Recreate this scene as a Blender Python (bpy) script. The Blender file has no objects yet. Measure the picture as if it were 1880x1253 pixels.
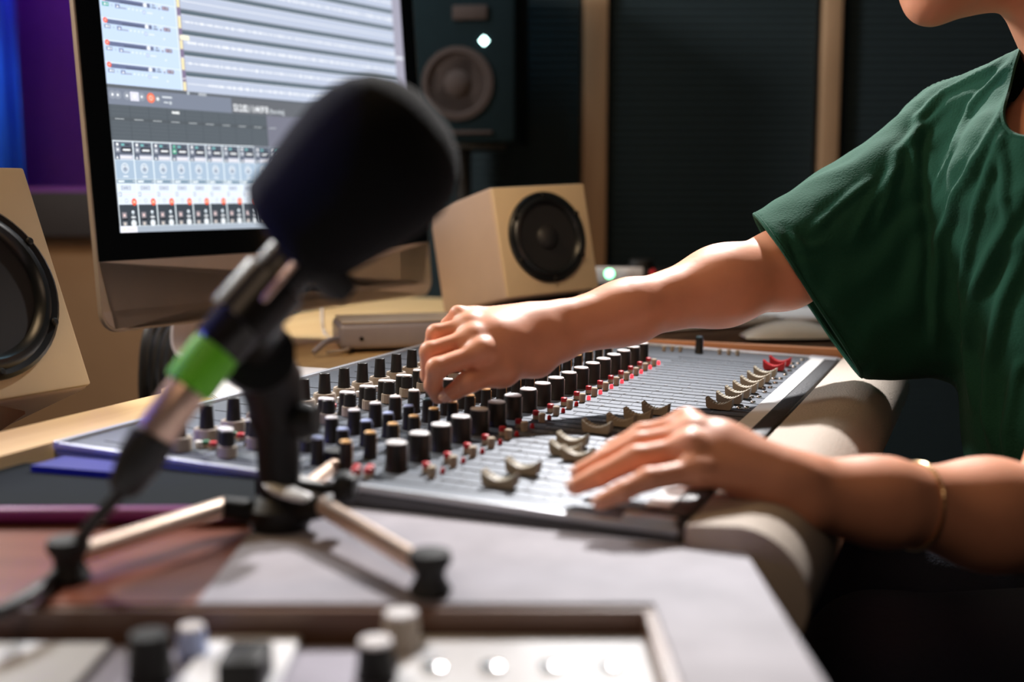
import bpy, bmesh, math, random
import numpy as np
from mathutils import Vector, Matrix
from mathutils.bvhtree import BVHTree
random.seed(7)
C = bpy.context.scene.collection
SC = bpy.context.scene

# ------------------------------------------------------------------ camera
F = 2157.0                                   # focal length in pixels of the 1880 wide frame
PITCH = math.atan(274 / F)
CP, SP = math.cos(PITCH), math.sin(PITCH)
CAM = Vector((0, 0, 1.0))
cd = bpy.data.cameras.new('camera'); cam = bpy.data.objects.new('camera', cd); C.objects.link(cam)
cam.location = CAM; cam.rotation_euler = (math.radians(90) - PITCH, 0, 0)
cd.sensor_width = 36; cd.lens = F / 1880 * 36; cd.clip_start = .02; cd.clip_end = 50
cd.dof.use_dof = True; cd.dof.focus_distance = 1.24; cd.dof.aperture_fstop = 2.7
SC.camera = cam

# ------------------------------------------------------------------ world, exposure, room lights, added fill
w = bpy.data.worlds.new('world'); SC.world = w; w.use_nodes = True
w.node_tree.nodes['Background'].inputs[0].default_value = (.30, .26, .28, 1)
w.node_tree.nodes['Background'].inputs[1].default_value = .02
SC.view_settings.view_transform = 'Standard'; SC.view_settings.look = 'None'
SC.view_settings.gamma = 1; SC.view_settings.use_curve_mapping = False
SC.view_settings.exposure = 0.0
def light(name, kind, loc, target, energy, color, size=.2, spot=None, blend=.5, size_y=None):
    d = bpy.data.lights.new(name, kind); d.energy = energy; d.color = color
    if kind == 'AREA':
        d.size = size
        if size_y: d.shape = 'RECTANGLE'; d.size_y = size_y
    else: d.shadow_soft_size = size
    if kind == 'SPOT': d.spot_size = math.radians(spot); d.spot_blend = blend
    o = bpy.data.objects.new(name, d); C.objects.link(o); o.location = loc
    o.rotation_euler = (Vector(target) - Vector(loc)).to_track_quat('-Z', 'Y').to_euler()
    return o
light('key_lamp', 'SPOT', (.40, 2.32, 2.18), (.14, .80, .78), 285, (1, .97, .96), .05, 44, .7)
light('room_lamp', 'AREA', (-1.25, 1.9, 1.95), (.45, 1.2, .92), 36, (.97, .97, .95), .3)
light('warm_room_lamp', 'AREA', (-.3, -.4, 1.9), (.35, 1.0, .8), 2.6, (1, .72, .5), .5)
light('blue_edge_lamp', 'SPOT', (-1.15, .62, 1.35), (-.36, .93, .79), 24, (.08, .14, 1), .05, 17, .7)
light('warm_fill', 'AREA', (-1.0, 1.0, 2.2), (-.7, 2.3, .6), 11, (1, .70, .40), .6)
light('cool_lamp', 'AREA', (-.35, 2.3, 2.5), (-.1, 2.95, 1.6), 4.5, (.40, .78, 1), .3)
light('added_speaker_fill', 'SPOT', (-.35, .1, 2.3), (.03, 1.80, .84), 46, (1, .76, .52), .08, 19, .8)  # added spot with no source in the room, brightens the right cream speaker
light('blue_lamp', 'SPOT', (-1.0, .74, 1.10), (-.27, .71, 1.0), 26, (.10, .16, 1), .04, 17, .6)
light('purple_lamp', 'AREA', (-1.5, 3.6, 2.2), (-1.3, 3.9, 1.1), 5, (.35, .05, .9), .4)

# ------------------------------------------------------------------ geometry of the place
def V3(*a): return Vector(a)
def ray(x, y):
    a, b = x - 940, 626.5 - y
    return Vector((a / F, b / F * SP + CP, b / F * CP - SP))
def at(x, y, Y):
    r = ray(x, y); return CAM + r * (Y / r.y)
def onz(x, y, z):
    r = ray(x, y); return CAM + r * ((z - CAM.z) / r.z)
AZ = math.atan(896 / 2174)
TI = math.radians(1.66)
U = Vector((math.sin(AZ), math.cos(AZ), 0))                  # along the console
Vv = Vector((-math.cos(AZ) * math.cos(TI), math.sin(AZ) * math.cos(TI), math.sin(TI)))   # towards its back
N = U.cross(Vv); N = N if N.z > 0 else -N
O = Vector((.1081, .743, .78))
def m2w(u, v, h=0): return O + U * u + Vv * v + N * h
MROT = Matrix((U, Vv, N)).transposed()                        # console axes as columns
MM = Matrix.Translation(O) @ MROT.to_4x4()
DESK = .774

# ------------------------------------------------------------------ materials
def mat(name, col, rough=.5, metal=0, var=.12, scale=30, bump=0, spec=.5, emit=None, es=0, sss=0, sheen=0, coat=0):
    m = bpy.data.materials.new(name); m.use_nodes = True
    nt = m.node_tree; b = nt.nodes['Principled BSDF']
    tc = nt.nodes.new('ShaderNodeTexCoord'); n = nt.nodes.new('ShaderNodeTexNoise')
    n.inputs['Scale'].default_value = scale; n.inputs['Detail'].default_value = 4
    nt.links.new(tc.outputs['Object'], n.inputs['Vector'])
    mx = nt.nodes.new('ShaderNodeMix'); mx.data_type = 'RGBA'
    mx.inputs[6].default_value = (*[c * (1 - var) for c in col], 1)
    mx.inputs[7].default_value = (*[min(1, c * (1 + var)) for c in col], 1)
    nt.links.new(n.outputs['Fac'], mx.inputs[0]); nt.links.new(mx.outputs[2], b.inputs['Base Color'])
    b.inputs['Roughness'].default_value = rough; b.inputs['Metallic'].default_value = metal
    b.inputs['Specular IOR Level'].default_value = spec
    if emit: b.inputs['Emission Color'].default_value = (*emit, 1); b.inputs['Emission Strength'].default_value = es
    if sss:
        b.inputs['Subsurface Weight'].default_value = sss
        b.inputs['Subsurface Radius'].default_value = (1, .35, .2); b.inputs['Subsurface Scale'].default_value = .006
    if sheen: b.inputs['Sheen Weight'].default_value = sheen; b.inputs['Sheen Roughness'].default_value = .5
    if coat: b.inputs['Coat Weight'].default_value = coat
    if bump:
        bp = nt.nodes.new('ShaderNodeBump'); bp.inputs['Strength'].default_value = bump; bp.inputs['Distance'].default_value = .002
        nt.links.new(n.outputs['Fac'], bp.inputs['Height']); nt.links.new(bp.outputs['Normal'], b.inputs['Normal'])
    m['p'] = 1
    return m
def wood(name, a, b_, scale=6, rough=.45, axis=0):
    m = bpy.data.materials.new(name); m.use_nodes = True
    nt = m.node_tree; b = nt.nodes['Principled BSDF']
    tc = nt.nodes.new('ShaderNodeTexCoord'); mp = nt.nodes.new('ShaderNodeMapping')
    s = [scale * 6] * 3; s[axis] = scale * .5; mp.inputs['Scale'].default_value = s
    n = nt.nodes.new('ShaderNodeTexNoise'); n.inputs['Scale'].default_value = 1.5; n.inputs['Detail'].default_value = 6
    r = nt.nodes.new('ShaderNodeValToRGB'); r.color_ramp.elements[0].position = .3; r.color_ramp.elements[1].position = .7
    r.color_ramp.elements[0].color = (*a, 1); r.color_ramp.elements[1].color = (*b_, 1)
    nt.links.new(tc.outputs['Object'], mp.inputs[0]); nt.links.new(mp.outputs[0], n.inputs['Vector'])
    nt.links.new(n.outputs['Fac'], r.inputs[0]); nt.links.new(r.outputs[0], b.inputs['Base Color'])
    b.inputs['Roughness'].default_value = rough
    return m
M = dict(
    wall=mat('brown_wall_paint', (.30, .17, .085), .8, scale=8, bump=.1),
    floor=mat('dark_carpet', (.03, .028, .035), .95, scale=80, bump=.4),
    ceil=mat('dark_ceiling_paint', (.08, .075, .075), .9),
    foam=mat('teal_black_acoustic_foam', (.018, .032, .038), .95, scale=60, bump=.3),
    slat=wood('pine_slat', (.42, .25, .14), (.55, .34, .2), 4, .6, 2),
    bayw=wood('brown_bay_wood', (.12, .06, .035), (.18, .09, .055), 5, .4, 0),
    lwood=wood('light_desk_wood', (.62, .40, .18), (.74, .52, .26), 5, .45, 0),
    rwood=wood('reddish_desk_wood', (.12, .035, .02), (.20, .065, .035), 5, .35, 0),
    dwood=wood('dark_brown_wood', (.06, .03, .018), (.11, .055, .03), 5, .4, 0),
    owood=wood('orange_wood_trim', (.55, .22, .09), (.7, .32, .15), 5, .5, 1),
    lam=mat('lilac_grey_laminate', (.31, .29, .325), .6, var=.30, scale=26, bump=.10, spec=.3),
    frame=mat('dark_window_frame', (.035, .028, .028), .8),
    black=mat('black_plastic', (.010, .0095, .009), .5, var=.2, spec=.3),
    gloss=mat('black_glass', (.004, .004, .005), .12),
    rubber=mat('black_rubber', (.012, .012, .012), .7),
    knob=mat('black_knob_plastic', (.014, .013, .012), .45, var=.2),
    white=mat('white_knob_cap', (.80, .78, .80), .45),
    orange=mat('orange_knob_cap', (.85, .50, .20), .45),
    blue=mat('blue_grey_knob_cap', (.42, .50, .78), .45),
    teal=mat('dark_teal_knob_cap', (.04, .10, .13), .45),
    tan=mat('tan_knob_cap', (.38, .26, .17), .45),
    beige=mat('beige_button_plastic', (.50, .40, .29), .5),
    fader=mat('khaki_fader_plastic', (.36, .30, .215), .5, scale=60),
    faderw=mat('white_fader_groove', (.72, .70, .62), .5),
    redf=mat('red_fader_plastic', (.55, .025, .03), .42),
    redb=mat('red_button_plastic', (.55, .02, .03), .4),
    greenb=mat('green_button_plastic', (.02, .16, .08), .45),
    skirt=mat('grey_brown_skirt', (.42, .35, .28), .5),
    led=mat('red_led', (.8, .02, .03), .3, emit=(1, .05, .07), es=1.6),
    ledoff=mat('unlit_red_led', (.5, .005, .01), .15),
    panel=mat('grey_console_panel', (.105, .12, .145), .52, .32, var=.10, scale=90, bump=.05, spec=.6),
    slot=mat('black_slot', (.01, .01, .012), .7),
    print_=mat('white_panel_print', (.26, .27, .30), .5),
    chrome=mat('polished_metal', (.75, .73, .72), .2, 1),
    chas=mat('slate_grey_console_side', (.13, .14, .17), .4, .3),
    edge=mat('grey_metal_edge', (.58, .60, .65), .35, .4),
    tape=mat('white_scribble_tape', (.82, .80, .80), .6),
    leather=mat('black_leatherette', (.035, .037, .042), .45, scale=300, bump=.5),
    cush=mat('beige_padded_vinyl', (.50, .42, .35), .75, scale=500, var=.1, bump=.5),
    alu=mat('silver_aluminium', (.66, .58, .55), .6, .1, var=.03),
    alus=mat('bright_aluminium_edge', (.62, .54, .46), .5, .3),
    stand=mat('silver_stand_metal', (.80, .76, .82), .4, .3),
    cream=mat('cream_speaker_lacquer', (.84, .66, .42), .5, var=.04),
    pinkc=mat('pale_speaker_side', (.72, .56, .45), .5, var=.04),
    cone=mat('black_speaker_cone', (.02, .02, .022), .5),
    surr=mat('black_rubber_surround', (.01, .012, .014), .3),
    mfoam=mat('black_windscreen_foam', (.0025, .0025, .003), 1.0, scale=400, bump=.6, sheen=.06, spec=.15),
    bspk=mat('black_teal_cabinet', (.006, .012, .015), 1.0, spec=.08),
    mbody=mat('black_satin_mic_body', (.014, .012, .010), .3, .3),
    brassy=mat('coppery_metal', (.80, .56, .44), .35, .8),
    gtape=mat('green_tape', (.16, .62, .02), .5),
    leg=mat('copper_toned_steel_leg', (1, .72, .58), .36, .7),
    paper=mat('white_paper', (.85, .83, .85), .7, var=.02),
    greyb=mat('lilac_grey_box_metal', (.36, .34, .40), .4, .2),
    wplastic=mat('white_glossy_plastic', (.80, .79, .78), .2),
    cable=mat('pale_cable_rubber', (.45, .38, .33), .5),
    blackcable=mat('black_cable_rubber', (.012, .012, .012), .5),
    skin=mat('skin', (.80, .36, .22), .47, var=.08, scale=45, bump=.22, sss=.12),
    nail=mat('nail', (.80, .50, .42), .18, coat=.4, var=.03),
    lip=mat('lips', (.55, .18, .15), .4),
    hair=mat('dark_blond_hair', (.30, .18, .09), .5, scale=200),
    shirt=mat('dark_green_cotton', (.010, .066, .040), .9, var=.16, scale=420, bump=.35, sheen=.03, spec=.2),
    denim=mat('dark_blue_denim', (.012, .016, .035), .8, scale=300, bump=.4),
    gold=mat('gold_chain', (.8, .6, .35), .3, 1),
    tablet=mat('dark_tablet_case', (.004, .007, .010), .9, spec=.12),
    purple=mat('purple_case_edge', (.22, .03, .20), .4),
    navy=mat('blue_light_and_knobs', (.012, .016, .20), .5),  # rack knob blue; on the slab it stands in for blue light
    purplew=mat('purple_painted_wall', (.20, .05, .30), .8),
    curtain=mat('blue_curtain_cloth', (.03, .16, .60), .8, scale=15),
    gwhite=mat('white_device_panel', (.74, .74, .76), .4, var=.05),
    seat=mat('charcoal_seat_cloth', (.03, .03, .038), .9, scale=200, bump=.3),
    gled=mat('green_led', (.1, .8, .3), .3, emit=(.25, 1, .45), es=6),
    wled=mat('pale_cyan_led', (.6, .9, .9), .3, emit=(.62, 1, .95), es=9),
)
gm = bpy.data.materials.new('window_glass'); gm.use_nodes = True
_b = gm.node_tree.nodes['Principled BSDF']; _b.inputs['Transmission Weight'].default_value = 1
_b.inputs['Roughness'].default_value = .02; _b.inputs['IOR'].default_value = 1.1; _b.inputs['Base Color'].default_value = (.95, .95, 1, 1)
M['glass'] = gm

# ------------------------------------------------------------------ mesh helpers
class MB:
    """collects shapes and builds them as one mesh object"""
    def __init__(s): s.bm = bmesh.new(); s.mats = []
    def mi(s, m):
        if m not in s.mats: s.mats.append(m)
        return s.mats.index(m)
    def _fin(s, geom_faces, m, smooth):
        i = s.mi(m)
        for f in geom_faces: f.material_index = i; f.smooth = smooth
    def box(s, c, d, m, rot=None, bev=0, seg=2, top=1.0):
        r = bmesh.ops.create_cube(s.bm, size=1)
        vs = r['verts']
        for v in vs:
            k = top if v.co.z > 0 else 1
            v.co = Vector((v.co.x * d[0] * k, v.co.y * d[1] * k, v.co.z * d[2]))
        fs = list({f for v in vs for f in v.link_faces})
        if bev:
            es = list({e for v in vs for e in v.link_edges})
            b = bmesh.ops.bevel(s.bm, geom=es, offset=bev, segments=seg, affect='EDGES', profile=.5)
            fs = b['faces'] + [f for f in fs if f.is_valid]
            vs = list({v for f in fs for v in f.verts})
        T = Matrix.Translation(Vector(c)) @ (rot.to_4x4() if rot else Matrix())
        bmesh.ops.transform(s.bm, matrix=T, verts=vs)
        s._fin(set(fs), m, bool(bev)); return s
    def lathe(s, prof, m, seg=24, T=None, smooth=True, ridges=0, rd=.05, sx=1, sy=1):
        """prof: (radius, height) list, turned about Z and placed by matrix T"""
        T = T or Matrix(); rings = []; fs = []
        for r, z in prof:
            if r < 1e-6: rings.append([s.bm.verts.new(T @ Vector((0, 0, z)))]); continue
            ring = []
            for k in range(seg):
                a = 2 * math.pi * k / seg
                rr = r * (1 - (rd if ridges and k % 2 else 0))
                ring.append(s.bm.verts.new(T @ Vector((rr * math.cos(a) * sx, rr * math.sin(a) * sy, z))))
            rings.append(ring)
        for A, B in zip(rings, rings[1:]):
            if len(A) == 1 and len(B) == 1: continue
            for k in range(seg):
                k2 = (k + 1) % seg
                if len(A) == 1: vs = [A[0], B[k2], B[k]]
                elif len(B) == 1: vs = [A[k], A[k2], B[0]]
                else: vs = [A[k], A[k2], B[k2], B[k]]
                fs.append(s.bm.faces.new(vs))
        for R, flip in ((rings[0], True), (rings[-1], False)):
            if len(R) > 1: fs.append(s.bm.faces.new(R[::-1] if flip else R))
        s._fin(fs, m, smooth); return s
    def tube(s, pts, r, m, seg=12, cap=True):
        pts = [Vector(p) for p in pts]; rs = r if isinstance(r, (list, tuple)) else [r] * len(pts)
        rings = []; fs = []; up = None
        for i, p in enumerate(pts):
            t = (pts[min(i + 1, len(pts) - 1)] - pts[max(i - 1, 0)]).normalized()
            if up is None: up = t.orthogonal().normalized()
            up = (up - t * up.dot(t)).normalized(); sd = t.cross(up)
            rings.append([s.bm.verts.new(p + (up * math.cos(2 * math.pi * k / seg) + sd * math.sin(2 * math.pi * k / seg)) * rs[i]) for k in range(seg)])
        for A, B in zip(rings, rings[1:]):
            for k in range(seg): fs.append(s.bm.faces.new([A[k], A[(k + 1) % seg], B[(k + 1) % seg], B[k]]))
        if cap: fs.append(s.bm.faces.new(rings[0][::-1])); fs.append(s.bm.faces.new(rings[-1]))
        s._fin(fs, m, True); return s
    def prism(s, outline, z0, z1, m, T=None, smooth=False):
        """outline: (x, y) list extruded from z0 to z1"""
        T = T or Matrix()
        A = [s.bm.verts.new(T @ Vector((x, y, z0))) for x, y in outline]; B = [s.bm.verts.new(T @ Vector((x, y, z1))) for x, y in outline]
        n = len(A); fs = [s.bm.faces.new(A[::-1]), s.bm.faces.new(B)]
        for k in range(n): 
            f = s.bm.faces.new([A[k], A[(k + 1) % n], B[(k + 1) % n], B[k]]); fs.append(f)
        s._fin(fs, m, False)
        if smooth:
            for f in fs[2:]: f.smooth = True
        return s
    def loft(s, rings, m, close=True, cap=True, smooth=True):
        R = [[s.bm.verts.new(Vector(p)) for p in r] for r in rings]; fs = []; n = len(R[0])
        for A, B in zip(R, R[1:]):
            for k in range(n if close else n - 1): fs.append(s.bm.faces.new([A[k], A[(k + 1) % n], B[(k + 1) % n], B[k]]))
        if cap and close: fs.append(s.bm.faces.new(R[0][::-1])); fs.append(s.bm.faces.new(R[-1]))
        s._fin(fs, m, smooth); return s
    def obj(s, name, parent=None, world=None, sharp=True):
        bmesh.ops.recalc_face_normals(s.bm, faces=s.bm.faces[:])
        me = bpy.data.meshes.new(name); s.bm.to_mesh(me); s.bm.free()
        for m in s.mats: me.materials.append(m)
        if sharp:
            try: me.set_sharp_from_angle(angle=math.radians(40))
            except Exception: pass
        o = bpy.data.objects.new(name, me); C.objects.link(o)
        if parent: o.parent = parent
        if world is not None: o.matrix_world = world
        return o
def tag(o, label=None, cat=None, group=None, kind=None):
    if label: o['label'] = label
    if cat: o['category'] = cat
    if group: o['group'] = group
    if kind: o['kind'] = kind
    return o
def thing(name, label, cat, M4=None, group=None):
    o = bpy.data.objects.new(name, None); C.objects.link(o); o.empty_display_size = .05
    if M4 is not None: o.matrix_world = M4
    return tag(o, label, cat, group)
def child(src, parent, M4, name=None):
    c = src.copy(); C.objects.link(c); c.parent = parent; c.matrix_local = M4; return c
def axisM(p, d, up=None):
    """matrix whose Z runs along d from p"""
    z = Vector(d).normalized(); u = Vector(up) if up else (Vector((0, 0, 1)) if abs(z.z) < .95 else Vector((0, 1, 0)))
    x = u.cross(z).normalized(); y = z.cross(x)
    return Matrix.Translation(Vector(p)) @ Matrix((x, y, z)).transposed().to_4x4()
def struct(name, mb): o = mb.obj(name); o['kind'] = 'structure'; return o
def bez(pts, n=10):
    """smooth curve through points"""
    P = [Vector(p) for p in pts]; out = []
    Q = [P[0] * 2 - P[1]] + P + [P[-1] * 2 - P[-2]]
    for i in range(1, len(Q) - 2):
        for k in range(n):
            t = k / n; a, b, c, d = Q[i - 1], Q[i], Q[i + 1], Q[i + 2]
            out.append(.5 * ((2 * b) + (c - a) * t + (2 * a - 5 * b + 4 * c - d) * t * t + (3 * b - a - 3 * c + d) * t ** 3))
    out.append(P[-1]); return out

# ================================================================== THE ROOM
YB = 2.95
struct('floor', MB().box((-.2, 1.6, -.02), (4.4, 5.2, .04), M['floor']))
struct('ceiling', MB().box((-.2, 1.6, 2.62), (4.4, 5.2, .04), M['ceil']))
struct('wall_right', MB().box((2.02, 1.0, 1.3), (.04, 4.0, 2.6), M['foam']))
struct('wall_left', MB().box((-2.42, 1.6, 1.3), (.04, 5.2, 2.6), M['wall']))
WZ0, WZ1, WX0, WX1 = 1.0, 2.2, -2.2, -.62
mb = MB()                                          # back wall round the control room window
mb.box(((-2.4 + 2.04) / 2, YB + .06, WZ0 / 2 - .05), (4.44, .1, WZ0 - .1), M['wall'])
mb.box(((WX1 + 2.04) / 2, YB + .06, (WZ0 - .1 + 2.6) / 2), (2.04 - WX1, .1, 2.6 - WZ0 + .1), M['wall'])
mb.box(((-2.4 + WX0) / 2, YB + .06, 1.75), (WX0 + 2.4, .1, 1.7), M['wall'])
mb.box(((WX0 + WX1) / 2, YB + .06, (WZ1 + 2.6) / 2), (WX1 - WX0, .1, 2.6 - WZ1), M['wall'])
struct('wall_back', mb)
wf = MB()
wf.box(((WX0 + WX1) / 2, YB - .01, WZ0 - .055), (WX1 - WX0 + .1, .05, .11), M['frame'], bev=.004)
wf.box(((WX0 + WX1) / 2, YB - .01, WZ1 + .04), (WX1 - WX0 + .1, .05, .08), M['frame'], bev=.004)
wf.box((WX0 - .03, YB - .01, 1.6), (.06, .05, 1.2), M['frame'], bev=.004)
wf.box((WX1 + .03, YB - .01, 1.6), (.06, .05, 1.2), M['frame'], bev=.004)
win = struct('window_1', wf)
MB().box(((WX0 + WX1) / 2, YB + .06, WZ0 + .006), (WX1 - WX0, .12, .012), M['purplew']).obj('window_sill', win)
MB().box(((WX0 + WX1) / 2, YB + .05, 1.6), (WX1 - WX0, .006, 1.18), M['glass']).obj('window_pane', win)
struct('wall_booth', MB().box((-1.4, 4.15, 1.3), (2.6, .04, 2.6), M['purplew']))
# blue curtain beyond the pane
cb = MB(); x0 = -2.35; rings = []
for k in range(134):
    x = x0 + k * .0062
    rings.append((x, 3.72 + .025 * math.sin(k * .55) + .01 * math.sin(k * 1.7)))
top = [Vector((x, y, 2.5)) for x, y in rings]; bot = [Vector((x + .01, y, .02)) for x, y in rings]
vt = [cb.bm.verts.new(p) for p in top]; vb = [cb.bm.verts.new(p) for p in bot]
cb._fin([cb.bm.faces.new([vt[i], vt[i + 1], vb[i + 1], vb[i]]) for i in range(len(vt) - 1)], M['curtain'], True)
cu = cb.obj('curtain'); so = cu.modifiers.new('s', 'SOLIDIFY'); so.thickness = .003
tag(cu, 'blue lit curtain hanging behind the window at the far left', 'curtain')
light('booth_lamp', 'SPOT', (-1.95, 3.2, 2.1), (-1.8, 3.72, 1.05), 60, (.1, .42, 1), .05, 50, .6)

def foam_panel(x0, x1, y, label):
    mb = MB(); z0, z1 = .1, 2.56; p = .018; n = int((z1 - z0) / p); prof = []
    for i in range(n):
        prof += [(0, z0 + i * p), (-.006, z0 + (i + .5) * p)]
    prof += [(0, z1), (.03, z1), (.03, z0)]
    mb.loft([[(x0, y + a, z) for a, z in prof], [(x1, y + a, z) for a, z in prof]], M['foam'], smooth=False)
    return tag(mb.obj('acoustic_foam_panel'), label, 'foam panel', 'ridged acoustic foam panels on the back wall')
foam_panel(-.55, .165, YB - .045, 'dark ridged acoustic foam panel behind the black studio speaker')
foam_panel(.235, .735, YB - .045, 'dark ridged acoustic foam panel between the two wooden slats')
foam_panel(.80, 1.95, YB - .045, 'dark ridged acoustic foam panel right of the second slat, behind the person')
struct('trim_1', MB().box((.2, YB - .045, 1.33), (.058, .06, 2.5), M['slat'], bev=.003))
struct('trim_2', MB().box((.768, YB - .045, 1.33), (.042, .06, 2.5), M['slat'], bev=.003))

# ================================================================== DESKS
# long desk carrying console, computer and speakers (aligned with the console)
Uh = Vector((U.x, U.y, 0)); Vh = Vector((Vv.x, Vv.y, 0)).normalized()
DM = Matrix.Translation(Vector((O.x, O.y, 0))) @ Matrix((Uh, Vh, Vector((0, 0, 1)))).transposed().to_4x4()
desk = thing('studio_desk', 'wooden studio desk under the mixing console, computer and cream speakers', 'desk', DM)
MB().prism([(-.055, .528), (1.54, .528), (1.54, 1.03), (.98, 1.03), (.70, .93), (.60, .80), (.55, .735), (.36, .705), (.235, .60), (-.06, .590)], DESK - .04, DESK - .001, M['lwood']).obj('rear_top', desk)
MB().prism([(-.075, .5275), (.225, .5275), (.235, .600), (-.072, .600)], DESK - .001, .7955, M['lwood']).obj('rear_ledge', desk)
MB().box((1.21, .27, DESK - .022), (.66, .52, .04), M['dwood'], bev=.004).obj('end_top', desk)
MB().box((.43, .26, DESK - .05), (.9, .53, .03), M['dwood']).obj('console_tray', desk)
MB().box((.874, .26, DESK + .005), (.014, .53, .028), M['owood'], bev=.002).obj('end_trim', desk)
for u, v in ((.98, .98), (1.45, .98), (1.45, .08), (.03, .08)):
    MB().box((u, v, (DESK - .07) / 2), (.06, .06, DESK - .07), M['dwood'], bev=.004).obj('leg', desk)
# side desk in the foreground, laid square to the room, with a sunken rack bay
side = thing('side_desk', 'side desk with lilac grey top and a sunken gear bay in the foreground', 'desk', Matrix.Translation((0, 0, 0)))
bx0, bx1, by0, by1 = -.62, .0785, .28, .627
def pl(u, v): p = m2w(u, v); return (p.x, p.y)
out_far = [pl(-.006, -.028), pl(-.006, .40), pl(-.006, .528), pl(-.06, .528)]
tm = MB()
# right cheek, far strip and front strip round the bay
tm.prism([(bx1, by1), (bx1, .22), (.142, .22), (.1475, .714), out_far[0], (-.175, .85), (-.175, by1)], DESK - .03, DESK, M['lam'])
tm.prism([(-.62, by1 - .0), (-.62, .22), (-.66, .22), (-.66, by1)], DESK - .03, DESK, M['lam'])
tm.prism([(bx0, by0), (bx0, .22), (bx1, .22), (bx1, by0)], DESK - .03, DESK, M['lam'])
tm.obj('desk_top', side)
MB().prism([(-.66, by1), (-.1751, by1), (-.1751, .85), out_far[1], out_far[2], out_far[3], (-.66, 1.02)], DESK - .03, DESK - .0005, M['rwood']).obj('wooden_top', side)
bm_ = MB()
bm_.box(((bx0 + bx1) / 2, by1 - .003, DESK - .061), (bx1 - bx0, .006, .118), M['bayw'])
bm_.box((bx1 - .003, (by0 + by1) / 2 - .004, DESK - .061), (.006, by1 - by0 - .008, .118), M['bayw'])
bm_.box(((bx0 + bx1) / 2, (by0 + by1) / 2, DESK - .124), (bx1 - bx0 - .014, by1 - by0 - .014, .012), M['dwood'])
bm_.obj('gear_bay', side)
for x, y in ((.1, .26), (.1, .70), (-.6, .26), (-.6, .98)):
    MB().box((x, y, (DESK - .03) / 2), (.05, .05, DESK - .03), M['dwood'], bev=.004).obj('leg', side)
# padded arm rest along the console's front
prof = []
for k in range(15):
    a = math.pi * (.5 + k / 14 * .95)
    prof.append((-.036 + .046 * math.cos(a), -.036 + .046 * math.sin(a)))
prof = [(-.001, .006)] + prof + [(-.001, -.085)]
am = MB()
def armring(u): return [m2w(u, v - .004, h) for v, h in prof]
def armend(u, c): return [p.lerp(m2w(c, -.03, -.03), .3) for p in armring(u)]
am.loft([armend(-.008, -.010)] + [armring(-.002 + k * .0893) for k in range(11)] + [armend(.898, .898)], M['cush'])
tag(am.obj('arm_rest'), 'beige padded arm rest along the front edge of the mixing console', 'arm rest')

# ================================================================== MIXING CONSOLE (built in its own axes: x along, y to the back, z up)
con = thing('mixing_console', 'large grey mixing console with rows of black knobs and khaki faders', 'mixing console', MM)
L, D = .862, .523
MB().box((L / 2, D / 2, -.016), (L, D, .024), M['chas'], bev=.002).obj('chassis', con)
pm = MB()
pm.box((L / 2, D / 2, -.002), (L - .004, D - .004, .004), M['panel'], bev=.0012)
PITCHU = .0375
chan = [.0443 + PITCHU * k for k in range(18)]
for i, u in enumerate(chan + [.0443 + PITCHU * 18, .0443 + PITCHU * 19]):            # fader slots with scale marks, strips between channels
    pm.box((u + .0035, .130, .0002), (.0016, .130, .0006), M['slot'])
    pm.box((u - PITCHU / 2 + .003, .26, .0002), (.0007, .47, .0005), M['slot'])
    for k in range(11):
        pm.box((u - .006, .072 + k * .0118, .0002), (.006 if k % 5 else .010, .0006, .0005), M['print_'])
    for k in range(5):
        pm.box((u + .010, .075 + k * .026, .0002), (.004, .0030, .0005), M['print_'])
    for v_ in (.287, .318, .352, .400, .452):
        pm.box((u + .004, v_, .0002), (.014, .0022, .0005), M['print_'])
    for v_ in (.258, .312, .345, .398): pm.box((u - .001, v_, .0001), (.03, .0006, .0005), M['slot'])
pm.obj('face_panel', con, None)
em = MB()
em.box((0.003, D / 2, -.001), (.006, D, .006), M['edge'], bev=.002)
em.box((L - .006, D / 2, -.001), (.012, D, .006), M['edge'], bev=.002)
em.box((L / 2, D - .002, -.001), (L, .006, .008), M['edge'], bev=.002)
em.obj('metal_edge', con)
MB().box((.44, .027, .0015), (.79, .017, .002), M['tape']).obj('scribble_strip', con)
MB().box((.43, .0095, .001), (.80, .0165, .004), M['leather'], bev=.0012).obj('front_bolster', con)
MB().box((.846, .022, .0015), (.028, .036, .003), M['edge'], bev=.001).obj('corner_plate', con)
MB().box((.012, .022, .0025), (.012, .036, .005), M['edge'], bev=.001).obj('corner_plate', con)

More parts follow.
